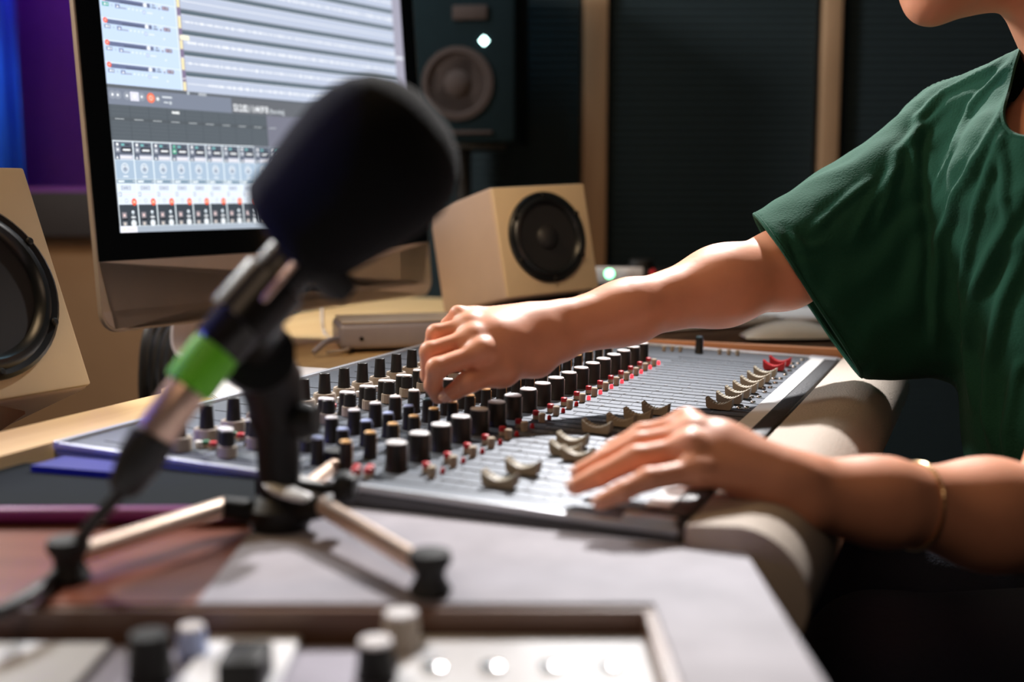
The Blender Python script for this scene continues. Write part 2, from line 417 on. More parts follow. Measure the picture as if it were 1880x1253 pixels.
def proto(parts):
    """parts: list of (name, MB-builder result). First is the part, the rest its sub-parts. Returned unlinked from the collection tree."""
    root = None; obs = []
    for nm, b in parts:
        o = b.obj(nm); obs.append(o)
    return obs
used = {}
def place(obs, key, M4, label=None):
    """link a part with its sub-parts onto the console; the first call uses the originals"""
    if key in used: cp = [o.copy() for o in obs]; [C.objects.link(o) for o in cp]
    else: used[key] = 1; cp = obs
    cp[0].parent = con; cp[0].matrix_local = M4
    for s in cp[1:]: s.parent = cp[0]; s.matrix_parent_inverse = Matrix(); s.matrix_local = Matrix()
    if label: cp[0]['label'] = label
    return cp
def T(u, v, h=0, rz=0): return Matrix.Translation((u, v, h)) @ Matrix.Rotation(rz, 4, 'Z')
def knobset(r, h, cap, taper=.88, base=True, capn='knob_cap', line=None, name='knob'):
    b = MB()
    if base: b.lathe([(r * 1.12, 0), (r * 1.12, .0018), (r, .003), (r * taper, h), (r * taper * .9, h + .0004), (0, h + .0004)], M['knob'], 28, ridges=1, rd=.045)
    else: b.lathe([(r, .0005), (r, .003), (r * taper, h), (0, h + .0004)], M['knob'], 28, ridges=1, rd=.045)
    c = MB().lathe([(r * taper * .96, h + .0001), (r * taper * .96, h + .0010), (r * taper * .85, h + .0015), (0, h + .0015)], cap, 24)
    out = [(name, b), (capn, c)]
    if line:
        l = MB().box((0, -r * (1 + taper) / 2 * .985, h * .5), (.0009, .0012, h * .9), line)
        l.box((0, -r * taper * .45, h + .0016), (.0009, r * taper * .8, .0006), line)
        out.append(('pointer_line', l))
    return proto(out)
P = {}
P['aux'] = knobset(.0088, .0215, M['white'], .95, line=M['white'], name='monitor_knob')
P['pan_o'] = knobset(.0052, .0205, M['orange'], .90, line=M['orange'], name='pan_knob')
P['send_b'] = knobset(.0053, .0205, M['blue'], .90, line=M['blue'], name='send_knob')
P['send_t'] = knobset(.0053, .0205, M['teal'], .90, line=M['blue'], name='send_knob')
P['eq'] = knobset(.0064, .0205, M['white'], .84, line=M['white'], name='equaliser_knob')
P['eq5'] = knobset(.0064, .0205, M['white'], .86, line=M['white'], name='frequency_knob')
b1 = MB().lathe([(.0062, .009), (.0058, .0215), (.0052, .022), (0, .022)], M['knob'], 28, ridges=1, rd=.045)
b2 = MB().lathe([(.0078, .0008), (.0076, .0095), (.0062, .0098), (0, .0098)], M['skirt'], 32, ridges=1, rd=.05)
b3 = MB().lathe([(.0050, .0221), (.0050, .0230), (.0043, .0234), (0, .0234)], M['white'], 24)
P['dual'] = proto([('dual_knob', b1), ('knob_skirt', b2), ('knob_cap', b3)])
b1 = MB().lathe([(.0064, .011), (.0052, .031), (.0046, .0315), (0, .0315)], M['knob'], 28, ridges=1, rd=.05)
b2 = MB().lathe([(.0110, .0005), (.0112, .0095), (.0104, .0112), (.0078, .0114), (.0078, .010), (0, .010)], M['skirt'], 36)
P['gain'] = proto([('gain_knob', b1), ('knob_skirt', b2)])
def btn(r, h, m, name='push_button', m2=None):
    b = MB().lathe([(r * .95, .0003), (r * .95, h * .55), (r, h * .6), (r * 1.02, h * .92), (r * .8, h), (0, h)], m, 16)
    if m2: return proto([(name, MB().lathe([(r, .0003), (r, h * .5), (0, h * .5)], M['beige'], 16)), ('button_cap', MB().lathe([(r * 1.04, h * .5), (r * 1.04, h * .93), (r * .8, h), (0, h)], m2, 16))])
    return proto([(name, b)])
P['bb'] = btn(.0033, .0090, M['beige'], 'solo_button')
P['rb'] = btn(.0031, .0085, M['redb'], 'mute_button', M['redb'])
P['gb'] = btn(.0032, .0060, M['greenb'], 'filter_button', M['greenb'])
P['rb2'] = btn(.0034, .0065, M['redb'], 'phantom_button', M['redb'])
P['wb'] = btn(.0030, .0060, M['tape'], 'pad_button')
ledp = MB().lathe([(.0021, .0003), (.0021, .0022), (.0016, .0042), (.0008, .0048), (0, .0049)], M['led'], 14)
P['led'] = proto([('indicator_led', ledp)])
P['ledoff'] = proto([('indicator_led', MB().lathe([(.0021, .0003), (.0021, .0022), (.0016, .0042), (.0008, .0048), (0, .0049)], M['ledoff'], 14))])
P['screw'] = proto([('round_stud', MB().lathe([(.0032, .0003), (.0032, .001), (.0022, .0022), (.0010, .0024), (.0008, .0016), (0, .0016)], M['chrome'], 16))])
def fadercap(m, mg, name):
    """saddle cap: long axis along y, width along x"""
    w = .0055; b = MB(); prof = []
    for k in range(17):
        y = -.0135 + k * .027 / 16
        prof.append((y, .0062 + .0062 * (abs(y) / .0135) ** 2.0))
    out = [(-.0112, .0012), (-.0128, .004)] + prof + [(.0128, .004), (.0112, .0012)]
    b.loft([[(-w, y, z) for y, z in out], [(w, y, z) for y, z in out]], m, smooth=False)
    b.box((0, 0, .0008), (.002, .006, .002), m)
    g = MB()
    for k in range(9):
        y = -.0115 + k * .0029
        z = .0062 + .0062 * (abs(y) / .0135) ** 2
        g.box((0, y, z + .0003), (w * 1.9, .0007, .0006), mg, rot=Matrix.Rotation(math.atan(2 * .0062 * y / .0135 ** 2), 3, 'X'))
    return proto([(name, b), ('grip_ridges', g)])
P['fk'] = fadercap(M['fader'], M['faderw'], 'fader_cap')
P['fr'] = fadercap(M['redf'], M['redb'], 'fader_cap')

for k in range(18):                                    # big white topped knobs
    place(P['aux'], 'aux', T(.0566 + .0386 * k - .0003 * k, .2370 - .0004 * k, 0, .5 + .05 * (k % 3)))
for k in range(18):
    u = .0443 + .0376 * k + .0002 * max(0, k - 8)
    place(P['pan_o'], 'pano', T(u, .2745 - .0004 * k, 0, .35 + .1 * (k % 2)))
    place(P['send_t' if k in (5, 6) else 'send_b'], 'st' if k in (5, 6) else 'sb', T(u, .2998 - .0004 * k, 0, .4))
    place(P['eq'], 'eq', T(.0423 + .0372 * k, .3315 - .0004 * k, 0, .9 - .1 * (k % 3)))
    place(P['dual'], 'dual', T(.0298 + .0376 * k, .3735 - .0004 * k, 0, .2))
    place(P['eq5'], 'eq5', T(.0380 + .0372 * k, .3820 - .0003 * k, 0, .9))
for k in range(19):
    u = .0312 + .0374 * k
    if k < 18: place(P['gain'], 'gain', T(u + .0005, .4225, 0, .2 * k))
    place(P['rb2'], 'rb2', T(u + .0165, .4000, 0)); place(P['gb'], 'gb', T(u + .0190, .4090, 0)); place(P['wb'], 'wb', T(u + .0140, .4130, 0))
    place(P['wb'], 'wb', T(u + .016, .4400, 0))
for k in range(17):
    u = .0502 + .0375 * k if k < 6 else .2777 + .0388 * (k - 5.9)
    place(P['bb'], 'bb', T(u, .2030, 0)); place(P['rb'], 'rb', T(u + .0105, .2130, 0))
    place(P['led' if k > 8 else 'ledoff'], 'led' if k > 8 else 'lo', T(u + .0145, .2010, 0))
for du, dv in ((.006, .252), (.016, .256), (.011, .244), (.019, .246)):
    place(P['rb'], 'rb', T(du + .014, dv, 0))
fpos = [(.048, .1463), (.0915, .1454), (.152, .1225), (.165, .137), (.2000, .1435), (.2620, .1420), (.3000, .1310), (.3340, .1250), (.3720, .1180), (.4300, .0680),
        (.4680, .0660), (.5060, .0650), (.5430, .0645), (.5810, .0640), (.6200, .0640), (.6590, .0640)]
for u, v in fpos: place(P['fk'], 'fk', T(u, v, 0))
for u, v in ((.716, .0635), (.757, .0630)): place(P['fr'], 'fr', T(u, v, 0), 'red fader cap')
for k in range(12):
    place(P['screw'], 'screw', T(.452 + .0335 * k, .0450, 0))
    if k % 2 == 0: place(P['screw'], 'screw', T(.447 + .0335 * k, .0520, 0))
for i, (x, y) in enumerate([(1219, 645), (1234, 645), (1249, 646), (1321, 651), (1338, 652), (1354, 653)]):
    r = ray(x, y); t = (O - CAM).dot(N) / r.dot(N); p = CAM + r * t - O
    place(P['bb'], 'bb', T(p.dot(U), p.dot(Vv)) @ Matrix.Scale(.8, 4))
r = ray(1283, 648); t = (O - CAM).dot(N) / r.dot(N); p = CAM + r * t - O
place(P['send_t'], 'st', T(p.dot(U), p.dot(Vv)))

# ================================================================== ALL-IN-ONE COMPUTER
BL = at(200, 612, 1.45); BR = at(790, 525, 2.0)
mex = Vector((BR.x - BL.x, BR.y - BL.y, 0)).normalized(); mnh = Vector((mex.y, -mex.x, 0))
tt = math.radians(4.2)
mey = Vector((0, 0, 1)) * math.cos(tt) - mnh * math.sin(tt); mn = mex.cross(mey)
MC = Matrix.Translation(BL) @ Matrix((mex, mey, mn)).transposed().to_4x4()       # x along the bottom, y up the face, z to the viewer
comp = thing('desktop_computer', 'silver all-in-one computer with a recording session on its screen', 'computer', MC)
CW, CH = .664, .53
def rrect(x0, y0, x1, y1, r, n=8):
    o = []
    for cx, cy, a0 in ((x1 - r, y0 + r, -90), (x1 - r, y1 - r, 0), (x0 + r, y1 - r, 90), (x0 + r, y0 + r, 180)):
        for k in range(n + 1):
            a = math.radians(a0 + 90 * k / n); o.append((cx + r * math.cos(a), cy + r * math.sin(a)))
    return o
cs = MB(); o1 = rrect(-.008, 0, CW, CH, .026)
cs.prism(o1, -.007, 0, M['alus'])
inner = lambda k, z: [Vector((CW / 2 + (x - CW / 2) * k, CH / 2 + (y - CH / 2) * k, z)) for x, y in o1]
cs.loft([inner(1, -.007), inner(.97, -.014), inner(.8, -.03), inner(.4, -.042), inner(.1, -.044)], M['alu'])
cs.obj('casing', comp)
ch = MB(); ch.prism([(x, y) for x, y in rrect(-.0055, .0025, CW - .0025, .16, .024) if y < .09] + [(CW - .0025, .0885), (-.0055, .0885)], 0, .0012, M['alu'])
ch.obj('chin', comp)
gl = MB(); gl.prism([(-.0055, .089), (CW - .0025, .089)] + [(x, y) for x, y in rrect(-.0055, .0025, CW - .0025, CH - .002, .024) if y > .3], 0, .0014, M['gloss'])
gl.obj('front_glass', comp)
# the picture on the screen: flat coloured rectangles, in metres on the face
def emat(name):
    m = bpy.data.materials.new(name); m.use_nodes = True; nt = m.node_tree
    b = nt.nodes['Principled BSDF']; a = nt.nodes.new('ShaderNodeAttribute'); a.attribute_name = 'pixel'
    b.inputs['Base Color'].default_value = (.01, .01, .01, 1); b.inputs['Roughness'].default_value = .25
    nt.links.new(a.outputs['Color'], b.inputs['Emission Color']); b.inputs['Emission Strength'].default_value = 1.15
    return m
SCRM = emat('lit_display')
Q = []
def q(x0, y0, x1, y1, c, l=1): Q.append(([(x0, y0), (x1, y0), (x1, y1), (x0, y1)], c, l))
def disc(cx, cy, r, c, l=2, n=14, ry=None): Q.append(([(cx + r * math.cos(2 * math.pi * k / n), cy + (ry or r) * math.sin(2 * math.pi * k / n)) for k in range(n)], c, l))
SX0, SX1, SY0, SY1 = .029, .627, .1235, .498
q(SX0, SY0, SX1, SY1, (.17, .18, .21), 0)
LB = (.62, .74, .93); LV = (.52, .58, .72); WT = (.95, .97, 1); DK = (.055, .075, .10)
# track list on the left
tb = .3085; tp = .0272
q(SX0, tb, .148, SY1, (.60, .74, .95), 1)
q(.148, tb, .1505, SY1, (.80, .9, .95), 2)
for r in range(7):
    y = tb + r * tp
    q(SX0, y + .0262, .148, y + .0270, (.9, .95, 1), 2)
    q(.037, y + .0200, .107, y + .0255, (.16, .19, .32), 3)
    q(.060, y + .0205, .094, y + .0225, (.10, .12, .2), 4)
    q(.096, y + .0203, .1015, y + .0252, (.92, .95, 1), 5)
    for k, x in enumerate((.111, .1135)): disc(x, y + .0245, .001, (.1, .1, .18), 4)
    q(.109, y + .0203, .1165, y + .0222, (.2, .24, .36), 3)
    disc(.1215, y + .0225, .0022, (.85, .9, 1), 3); disc(.1215, y + .0213, .0018, (.3, .35, .5), 4)
    q(.126, y + .0202, .137, y + .0250, (.22, .17, .24), 3); q(.128, y + .0215, .1295, y + .024, (.8, .6, .7), 4); q(.133, y + .0215, .1345, y + .024, (.8, .8, .85), 4)
    disc(.0350, y + .0238, .0034, (1, .13, .08), 6, 16); disc(.0350, y + .0238, .0016, (1, .5, .42), 7)
    gc = (.12, .45, .40) if r == 3 else (.35, .42, .58)
    q(.0325, y + .0140, .0425, y + .0190, gc, 3); disc(.0365, y + .0165, .0014, WT, 4); disc(.0400, y + .0165, .0009, WT, 4)
    disc(.047, y + .0160, .0016, (.5, .62, .75), 3)
    q(.0520, y + .0135, .0590, y + .0185, (.25, .30, .50), 3); Q.append(([(.0535, y + .0145), (.0555, y + .0175), (.0575, y + .0145)], WT, 4))
    q(.0590, y + .0135, .0690, y + .0155, (.4, .46, .62), 3)
    for k in range(4): disc(.0730 + k * .0062, y + .0150, .0012, (.85, .92, 1), 3)
    disc(.0965, y + .0135, .0023, (.35, .42, .62), 3); disc(.0965, y + .0135, .0016, (.72, .80, .95), 4)
    q(.101, y + .0128, .110, y + .0142, (.85, .9, 1), 3); disc(.1255, y + .010, .0012, (.9, .95, 1), 3)
# arrangement
q(.1505, tb - .001, .157, SY1, (.25, .20, .32), 2)
rnd = random.Random(3)
for r in range(7):
    y = tb + r * tp - .001
    q(.1515, y + .001, .1560, y + .0125 + (r % 2) * .004, (.95, .85, .50), 3); q(.1515, y + .016, .1560, y + .0172, (1, .95, .95), 4)
    q(.157, y, .6045, y + .0200, LV, 2)
    q(.157, y + .0200, .6045, y + .0262, (.115, .155, .19), 2); q(.157, y + .0196, .6045, y + .0203, (.80, .85, .95), 3)
    q(.157, y + .0255, .6045, y + .0262, (.3, .36, .42), 3)
    yc = y + .0105; q(.159, yc - .0004, .6045, yc + .0004, WT, 3)
    if r == 4: continue
    x = .165 + .03 * (r == 0)
    while x < .600:
        n = rnd.randint(2, 7)
        for k in range(n):
            a = rnd.uniform(.0008, .0032 if rnd.random() > .2 else .0048) * (1 if r in (0, 2, 5) else .8)
            if x < .6025: Q.append(([(x - .0009, yc), (x, yc - a), (x + .0009, yc), (x, yc + a)], WT, 4))
            x += rnd.uniform(.0010, .0018)
        x += rnd.uniform(.001, .006)
Q.append(([(.152, tb + 2.45 * tp), (.168, tb + 2.45 * tp), (.168, tb + 2.68 * tp), (.152, tb + 2.68 * tp)], (1, .95, .72), 6))
q(.6045, tb - .001, SX1, SY1, (.38, .37, .46), 2); q(.606, .3915, .6255, .3965, (.75, .78, .86), 3)
# ruler scroll bar and transport
q(SX0, .3040, .627, .3080, (.13, .145, .165), 2); disc(.1585, .3055, .0022, (.55, .6, .65), 3); q(.176, .3035, .190, .3070, (.45, .48, .52), 3)
q(SX0, .2835, .2345, .3040, (.22, .25, .32), 2); q(.2345, .2835, .627, .3040, (.145, .155, .175), 2)
for x, c in ((.036, WT), (.044, WT), (.058, WT), (.081, WT)):
    disc(x, .2955, .0056, (.30, .33, .40), 3); q(x - .0015, .2940, x + .0015, .2970, c, 4)
q(.063, .2895, .0765, .3010, (.80, .80, .92), 4); q(.068, .2935, .0715, .297, WT, 5)
disc(.0955, .2950, .0064, (1, .20, .10), 4, 20); disc(.0955, .2950, .0035, (1, .62, .5), 5, 16); disc(.0955, .295, .0022, (1, .3, .2), 6)
disc(.1065, .2945, .0048, (.25, .28, .32), 4); disc(.1065, .2945, .0022, WT, 5)
q(.114, .2965, .130, .2985, (.75, .8, .85), 4); q(.116, .2900, .1235, .2915, (.75, .8, .85), 4); disc(.127, .2905, .0022, (.6, .65, .7), 4)
# dark grid area
q(SX0, .2395, .300, .2835, (.115, .135, .155), 2)
for k in range(10):
    x = .0305 + k * .0297
    q(x, .2395, x + .0006, .2835, (.07, .085, .10), 3)
    q(x + .006, .2655, x + .020, .2662, (.65, .70, .72), 4)
for k in range(9): q(SX0, .2410 + k * .0048, .300, .2414 + k * .0048, (.085, .10, .12), 3)
q(SX0, .2635, .300, .2680, (.10, .115, .13), 3)
q(.128, .2770, .1400, .2795, (.85, .9, .9), 5)
q(.300, .1310, .627, .2835, (.20, .205, .26), 2)
# mixer strips
sy0, sy1 = .1312, .2388; sh = sy1 - sy0; sp = .0301; sx = .0300
for k in range(10):
    x = sx + k * sp; g = k == 3; end = k > 7
    fy = lambda f: sy1 - sh * f
    q(x, sy0, x + sp, sy1, (.86, .95, 1) if k < 8 else (.3, .33, .38), 3)
    x += .0009; e = x + sp - .0016
    q(x, fy(.165), e, fy(.012), (.13, .15, .20), 4)
    disc(x + .0055, fy(.045), .0020, WT if not g else (.15, .6, .4), 5)
    q(x + .0025, fy(.135), x + .0085, fy(.075), (.35, .38, .45) if not g else (.03, .42, .22), 5); q(x + .0040, fy(.115), x + .0070, fy(.095), WT, 6)
    q(x + .0115, fy(.060), x + .016, fy(.035), (.2, .55, .55), 5); q(x + .0175, fy(.060), x + .0245, fy(.035), (.06, .08, .1), 5)
    q(x + .0115, fy(.135), e - .0015, fy(.075), (.02, .02, .03), 5); q(x + .0135, fy(.118), e - .0035, fy(.095), (.82, .86, .9), 6)
    q(x, fy(.220), e, fy(.165), (.58, .60, .72), 4); q(x, fy(.220), x + .0080, fy(.165), (.12, .15, .22), 5)
    Q.append(([(x + .002, fy(.21)), (x + .004, fy(.175)), (x + .006, fy(.21))], WT, 6)); q(x + .0085, fy(.205), e - .002, fy(.180), (.86, .85, .88), 5)
    q(x, fy(.445), e, fy(.225), (.42, .54, .68), 4)
    cx, cy = (x + e) / 2, fy(.320)
    disc(cx, cy, .0058, (.92, .96, 1), 5, 20, .0066); disc(cx, cy, .0049, (.48, .58, .70), 6, 20, .0057); disc(cx, cy, .0037, (.80, .86, .93), 7, 18)
    disc(cx, cy - .0012, .0030, (.32, .38, .48), 8, 16, .0024); q(cx - .0003, cy, cx + .0003, cy + .0034, (.1, .12, .15), 9)
    q(cx - .004, fy(.425), cx + .004, fy(.408), (.82, .88, .94), 5)
    q(x, fy(.497), e, fy(.450), (.24, .34, .44), 4); q(x + .002, fy(.485), x + .0115, fy(.462), (.80, .88, .94), 5); q(e - .004, fy(.478), e - .001, fy(.468), (.8, .88, .94), 5)
    q(x, fy(.745), e, fy(.500), (.80, .88, .98), 4)
    q(x + .0055, fy(.575), x + .0205, fy(.525), (.48, .54, .66), 5); q(x + .0075, fy(.565), x + .0185, fy(.535), (.80, .86, .95), 6)
    q(x + .0085, fy(.558), x + .017, fy(.543), (.3, .36, .5), 7)
    q(x + .0012, fy(.650), x + .0056, fy(.600), (.45, .52, .64), 5); q(x + .0022, fy(.640), x + .0040, fy(.610), WT, 6)
    q(x + .0070, fy(.628), e - .001, fy(.622), (.95, .72, .78), 5)
    disc(x + .012, fy(.700), .0026, (.5, .56, .66), 5); disc(x + .012, fy(.700), .0017, (.85, .9, 1), 6); q(x + .002, fy(.702), x + .005, fy(.697), (.6, .66, .75), 5)
    q(x, fy(.995), e, fy(.745), (.055, .068, .085), 4)
    if k < 8: disc(e - .0048, fy(.715), .0040, (1, .12, .06), 7, 18, .0046); disc(e - .0048, fy(.715), .0020, (1, .60, .42), 8)
    q(x + .0035, fy(.905), x + .0105, fy(.835), (.30, .27, .30), 5); q(x + .0055, fy(.885), x + .0085, fy(.855), (.9, .62, .6), 6); q(x + .0040, fy(.922), x + .0115, fy(.907), (0, 0, 0), 5)
    q(x + .0035, fy(.993), x + .0105, fy(.945), (.32, .31, .33), 5); q(x + .0058, fy(.985), x + .008, fy(.955), (.85, .75, .65), 6)
    disc(x + .0205, fy(.835), .0022, (.85, .93, 1), 5); disc(x + .0205, fy(.855), .0016, (.4, .46, .5), 6); q(x + .0175, fy(.905), x + .0240, fy(.885), (.7, .75, .8), 5)
    disc(x + .0205, fy(.965), .0042, (.75, .80, .84), 5, 16, .0046); disc(x + .0205, fy(.970), .0026, (.95, .97, 1), 6)
q(SX0, SY0, SX1, .1312, (.42, .48, .56), 3); q(.0300, .1235, .0560, .1312, (.95, .93, 1), 5); q(.0350, .1262, .0370, .1286, (.85, .8, .4), 6)
bmS = bmesh.new(); cl = bmS.loops.layers.float_color.new('pixel')
for pts, c, l in Q:
    f = bmS.faces.new([bmS.verts.new((x, y, .00155 + l * .00006)) for x, y in pts])
    for lp in f.loops: lp[cl] = (*c, 1)
    f.normal_update()
    if f.normal.z < 0: f.normal_flip()
def texttris(s, x, y, size, c, l, sxx=1.0, bold=0):
    cu = bpy.data.curves.new('t', 'FONT'); cu.body = s; cu.size = size; cu.offset = bold
    to = bpy.data.objects.new('t', cu); C.objects.link(to)
    me = to.to_mesh(depsgraph=bpy.context.evaluated_depsgraph_get()) if False else bpy.data.meshes.new_from_object(to.evaluated_get(bpy.context.evaluated_depsgraph_get()))
    vs = [bmS.verts.new((x + v.co.x * sxx, y + v.co.y, .00155 + l * .00006)) for v in me.vertices]
    for p in me.polygons:
        try: f = bmS.faces.new([vs[i] for i in p.vertices])
        except ValueError: continue
        for lp in f.loops: lp[cl] = (*c, 1)
        f.normal_update()
        if f.normal.z < 0: f.normal_flip()
    bpy.data.objects.remove(to); bpy.data.curves.remove(cu); bpy.data.meshes.remove(me)
texttris('53.2.82 / 1:44.968', .2375, .2868, .0132, WT, 6, .70, .0003)
texttris('[Recording]', .3075, .2872, .0085, (.8, .85, .9), 6, .72)
texttris('Mixer', .0395, .1253, .0062, (.6, .6, .75), 7, .9)
texttris('ReaEQ', .1285, .2768, .0048, (1, 1, 1), 7, .9)
for k in range(8):
    x = sx + k * sp
    texttris('ROUTING', x + .0138, sy1 - sh * .119, .0036, (1, 1, 1), 8, .62)
    texttris('Input %d' % (k + 1), x + .0025, sy1 - sh * .487, .0040, (.95, 1, 1), 7, .75)
    texttris('M', x + .0062, sy1 - sh * .888, .0042, (1, .8, .75), 8); texttris('S', x + .0065, sy1 - sh * .988, .0042, (1, .9, .8), 8)
    texttris('0.00', x + .0185, sy1 - sh * .905, .0036, (1, 1, 1), 8, .8)
meS = bpy.data.meshes.new('screen'); bmS.to_mesh(meS); bmS.free(); meS.materials.append(SCRM)
scr = bpy.data.objects.new('screen', meS); C.objects.link(scr); scr.parent = comp; scr['label'] = 'lit display showing white waveforms and mixer strips'
# stand
stm = MB(); rings = []
base = BL + mex * .33
stn = MC.inverted() @ Matrix()
fw = .100
pth = bez([(0, .175, -.040), (0, .09, -.062), (0, .010, -.095), (0, -.040, -.105), (0, -.0595, -.080), (0, -.0625, -.01), (0, -.0640, .075)], 5)
zt = [p for p in pth]
def strip(mb, path, cx, hw, th, m):
    rr = []
    for i, p in enumerate(path):
        t = (path[min(i + 1, len(path) - 1)] - path[max(i - 1, 0)]).normalized(); n = Vector((1, 0, 0)).cross(t)
        rr.append([p + Vector((cx - hw, 0, 0)), p + Vector((cx + hw, 0, 0)), p + Vector((cx + hw, 0, 0)) + n * th, p + Vector((cx - hw, 0, 0)) + n * th])
    mb.loft(rr, m)
strip(stm, pth, .290, fw, .006, M['stand'])
sto = stm.obj('stand', comp)
# make the foot lie flat on the desk: undo the face tilt for the stand
sto.matrix_local = Matrix.Rotation(tt, 4, 'X')

# white power cable hanging under the chin
cbm = MB().tube(bez([at(592, 548, 1.93), at(592, 590, 1.90), at(600, 618, 1.86), onz(640, 640, DESK + .006), onz(600, 648, DESK + .005)], 8), .0026, M['cable'])
tag(cbm.obj('power_cable'), 'thin pale cable hanging down behind the right end of the computer chin', 'cable')
cb2 = MB().tube(bez([onz(575, 648, DESK + .006), at(600, 628, 1.62), at(628, 622, 1.66), at(650, 622, 1.72)], 8), .0042, M['greyb'])
tag(cb2.obj('grey_cable'), 'grey cable plugged into the lilac grey box', 'cable')
dk = MB()
for k in range(5):
    dk.tube(bez([at(330 + 8 * k, 560, 1.82), at(276 + 13 * k, 600 + 6 * k, 1.74 + .015 * k), at(262 + 14 * k, 690, 1.72 + .015 * k), at(268 + 12 * k, 800, 1.72), at(280 + 9 * k, 1000, 1.74)], 6), .0068, M['blackcable'])
tag(dk.obj('cable_bundle'), 'bundle of thick black cables behind the computer stand', 'cable')

# ================================================================== SPEAKERS
def cream_speaker(M4, W, H, Dp, label, wr, wc, name='cream_speaker'):
    """x across the baffle, y depth (baffle at y=0 facing -y), z up"""
    t = thing(name, label, 'speaker', M4, 'cream studio speakers with black cones')
    cab = MB(); cab.box((0, Dp / 2, H / 2), (W, Dp, H), M['pinkc'], bev=.006, seg=3); cab.obj('cabinet', t)
    bf = MB(); bf.box((0, -.002, H / 2), (W - .004, .008, H - .004), M['cream'], bev=.003, seg=2); bf.obj('baffle', t)
    R = Matrix.Translation((wc[0], -.006, wc[1])) @ Matrix.Rotation(math.radians(90), 4, 'X')
    sr = MB().lathe([(wr, 0), (wr * 1.0, .004), (wr * .96, .007), (wr * .9, .006), (wr * .86, .009), (wr * .80, .010), (wr * .74, .006), (wr * .72, -.001)], M['surr'], 48, R); sr.obj('surround', t)
    cn = MB().lathe([(wr * .73, .001), (wr * .5, -.001 + .0), (wr * .28, -.0 + .001), (wr * .27, .003), (wr * .18, .008), (0, .010)], M['cone'], 48, R)
    c = cn.obj('cone', t)
    for k in range(6):
        a = math.radians(60 * k + 30)
        MB().lathe([(.004, .006), (.004, .009), (.0025, .0105), (0, .0105)], M['black'], 12, R @ Matrix.Translation((wr * .93 * math.cos(a), wr * .93 * math.sin(a), 0))).obj('screw', t)
    return t
# right speaker: turned towards the chair and leaning back
SR = Matrix.Rotation(.578, 4, 'Z') @ Matrix.Rotation(-.206, 4, 'X') @ Matrix.Rotation(-.042, 4, 'Y')
SM = Matrix.Translation((.063, 1.788, .844)) @ SR
fx = (SM.to_3x3() @ V3(1, 0, 0)); fx.z = 0; fx.normalize(); fy = Vector((-fx.y, fx.x, 0)); fbl = fbr = V3(.063, 1.788, .844)
cream_speaker(SM, .174, .170, .190, 'cream cube speaker on the desk right of the computer', .070, (.0, .088))
# its stand
sp = Matrix.Translation(((fbl + fbr) / 2)) @ Matrix((fx, fy, Vector((0, 0, 1)))).transposed().to_4x4()
ss = thing('speaker_wedge', 'black wedge stand under the right cream speaker', 'speaker stand', sp)
zb = -(((fbl + fbr) / 2).z - DESK) 
MB().prism([(-.075, -.0), (.075, 0), (.075, .15), (-.075, .15)], zb, -.027, M['black']).obj('base', ss)
MB().box((0, .045, -.013), (.12, .06, .022), M['rubber']).obj('pad', ss)
# left speaker, near the left edge of the frame
lbr = at(166, 712, 1.18); lbl = lbr + Vector((-.51, -.86, 0));
lx = Vector((lbr.x - lbl.x, lbr.y - lbl.y, 0)).normalized(); ly = Vector((-lx.y, lx.x, 0))
tilt3 = math.radians(22)
lz = Vector((0, 0, 1)) * math.cos(tilt3) + ly * math.sin(tilt3) - lx * .00; lyy = lz.cross(lx)
LM = Matrix.Translation(lbr - lx * .105) @ Matrix((lx, lyy, lz)).transposed().to_4x4()
cream_speaker(LM, .210, .240, .19, 'cream speaker at the left edge, close up, tilted back with a large black woofer', .092, (.002, .112))
lst = thing('speaker_block', 'reddish brown wooden block holding up the left speaker', 'speaker stand', Matrix.Translation((lbr.x - .09, lbr.y - .035, 0)))
MB().prism([(-.12, -.09), (.035, -.07), (.02, .04), (-.12, .06)], DESK, DESK + .04, M['rwood']).obj('block', lst)
MB().prism([(-.11, -.03), (.02, -.01), (.0, .05), (-.11, .05)], DESK + .04, lbr.z - .0, M['rubber']).obj('pad', lst)

# black studio monitor in the dim background
bs = at(846, 262, 2.55); BS = Matrix.Translation((bs.x, bs.y, bs.z)) @ Matrix.Rotation(math.radians(-8), 4, 'Z')
st = thing('black_studio_speaker', 'black studio speaker with a glowing pale light, in the dark behind the computer', 'speaker', BS)
MB().box((0, .12, .21), (.235, .22, .42), M['bspk'], bev=.012).obj('cabinet', st)
R = Matrix.Translation((-.008, .008, .125)) @ Matrix.Rotation(math.radians(90), 4, 'X')
ring = mat('brownish_speaker_ring', (.03, .019, .017), .9)
MB().lathe([(.078, 0), (.078, .004), (.066, .006), (.060, -.002)], ring, 40, R).obj('woofer_ring', st)
MB().lathe([(.060, .0), (.03, -.001), (.026, .004), (0, .010)], ring, 36, R).obj('cone', st)
MB().box((.02, .006, .272), (.075, .008, .030), ring, bev=.003).obj('tweeter_plate', st)
MB().box((.02, .006, .022), (.095, .006, .007), ring, bev=.001).obj('trim_bar', st)
MB().lathe([(.010, 0), (.010, .002), (0, .003)], M['wled'], 4, Matrix.Translation((.050, .007, .213)) @ Matrix.Rotation(math.radians(90), 4, 'X')).obj('indicator_light', st)
bsd = thing('speaker_pole_stand', 'black pole stand carrying the black studio speaker', 'speaker stand', Matrix.Translation((bs.x, bs.y + .12, 0)))
MB().lathe([(.15, 0), (.15, .012), (.02, .02), (0, .02)], M['black'], 32).obj('base', bsd)
MB().lathe([(.018, .02), (.018, bs.z - .012), (0, bs.z - .012)], M['black'], 20).obj('pole', bsd)
MB().box((0, 0, bs.z - .006), (.2, .2, .010), M['black'], bev=.003).obj('top_plate', bsd)

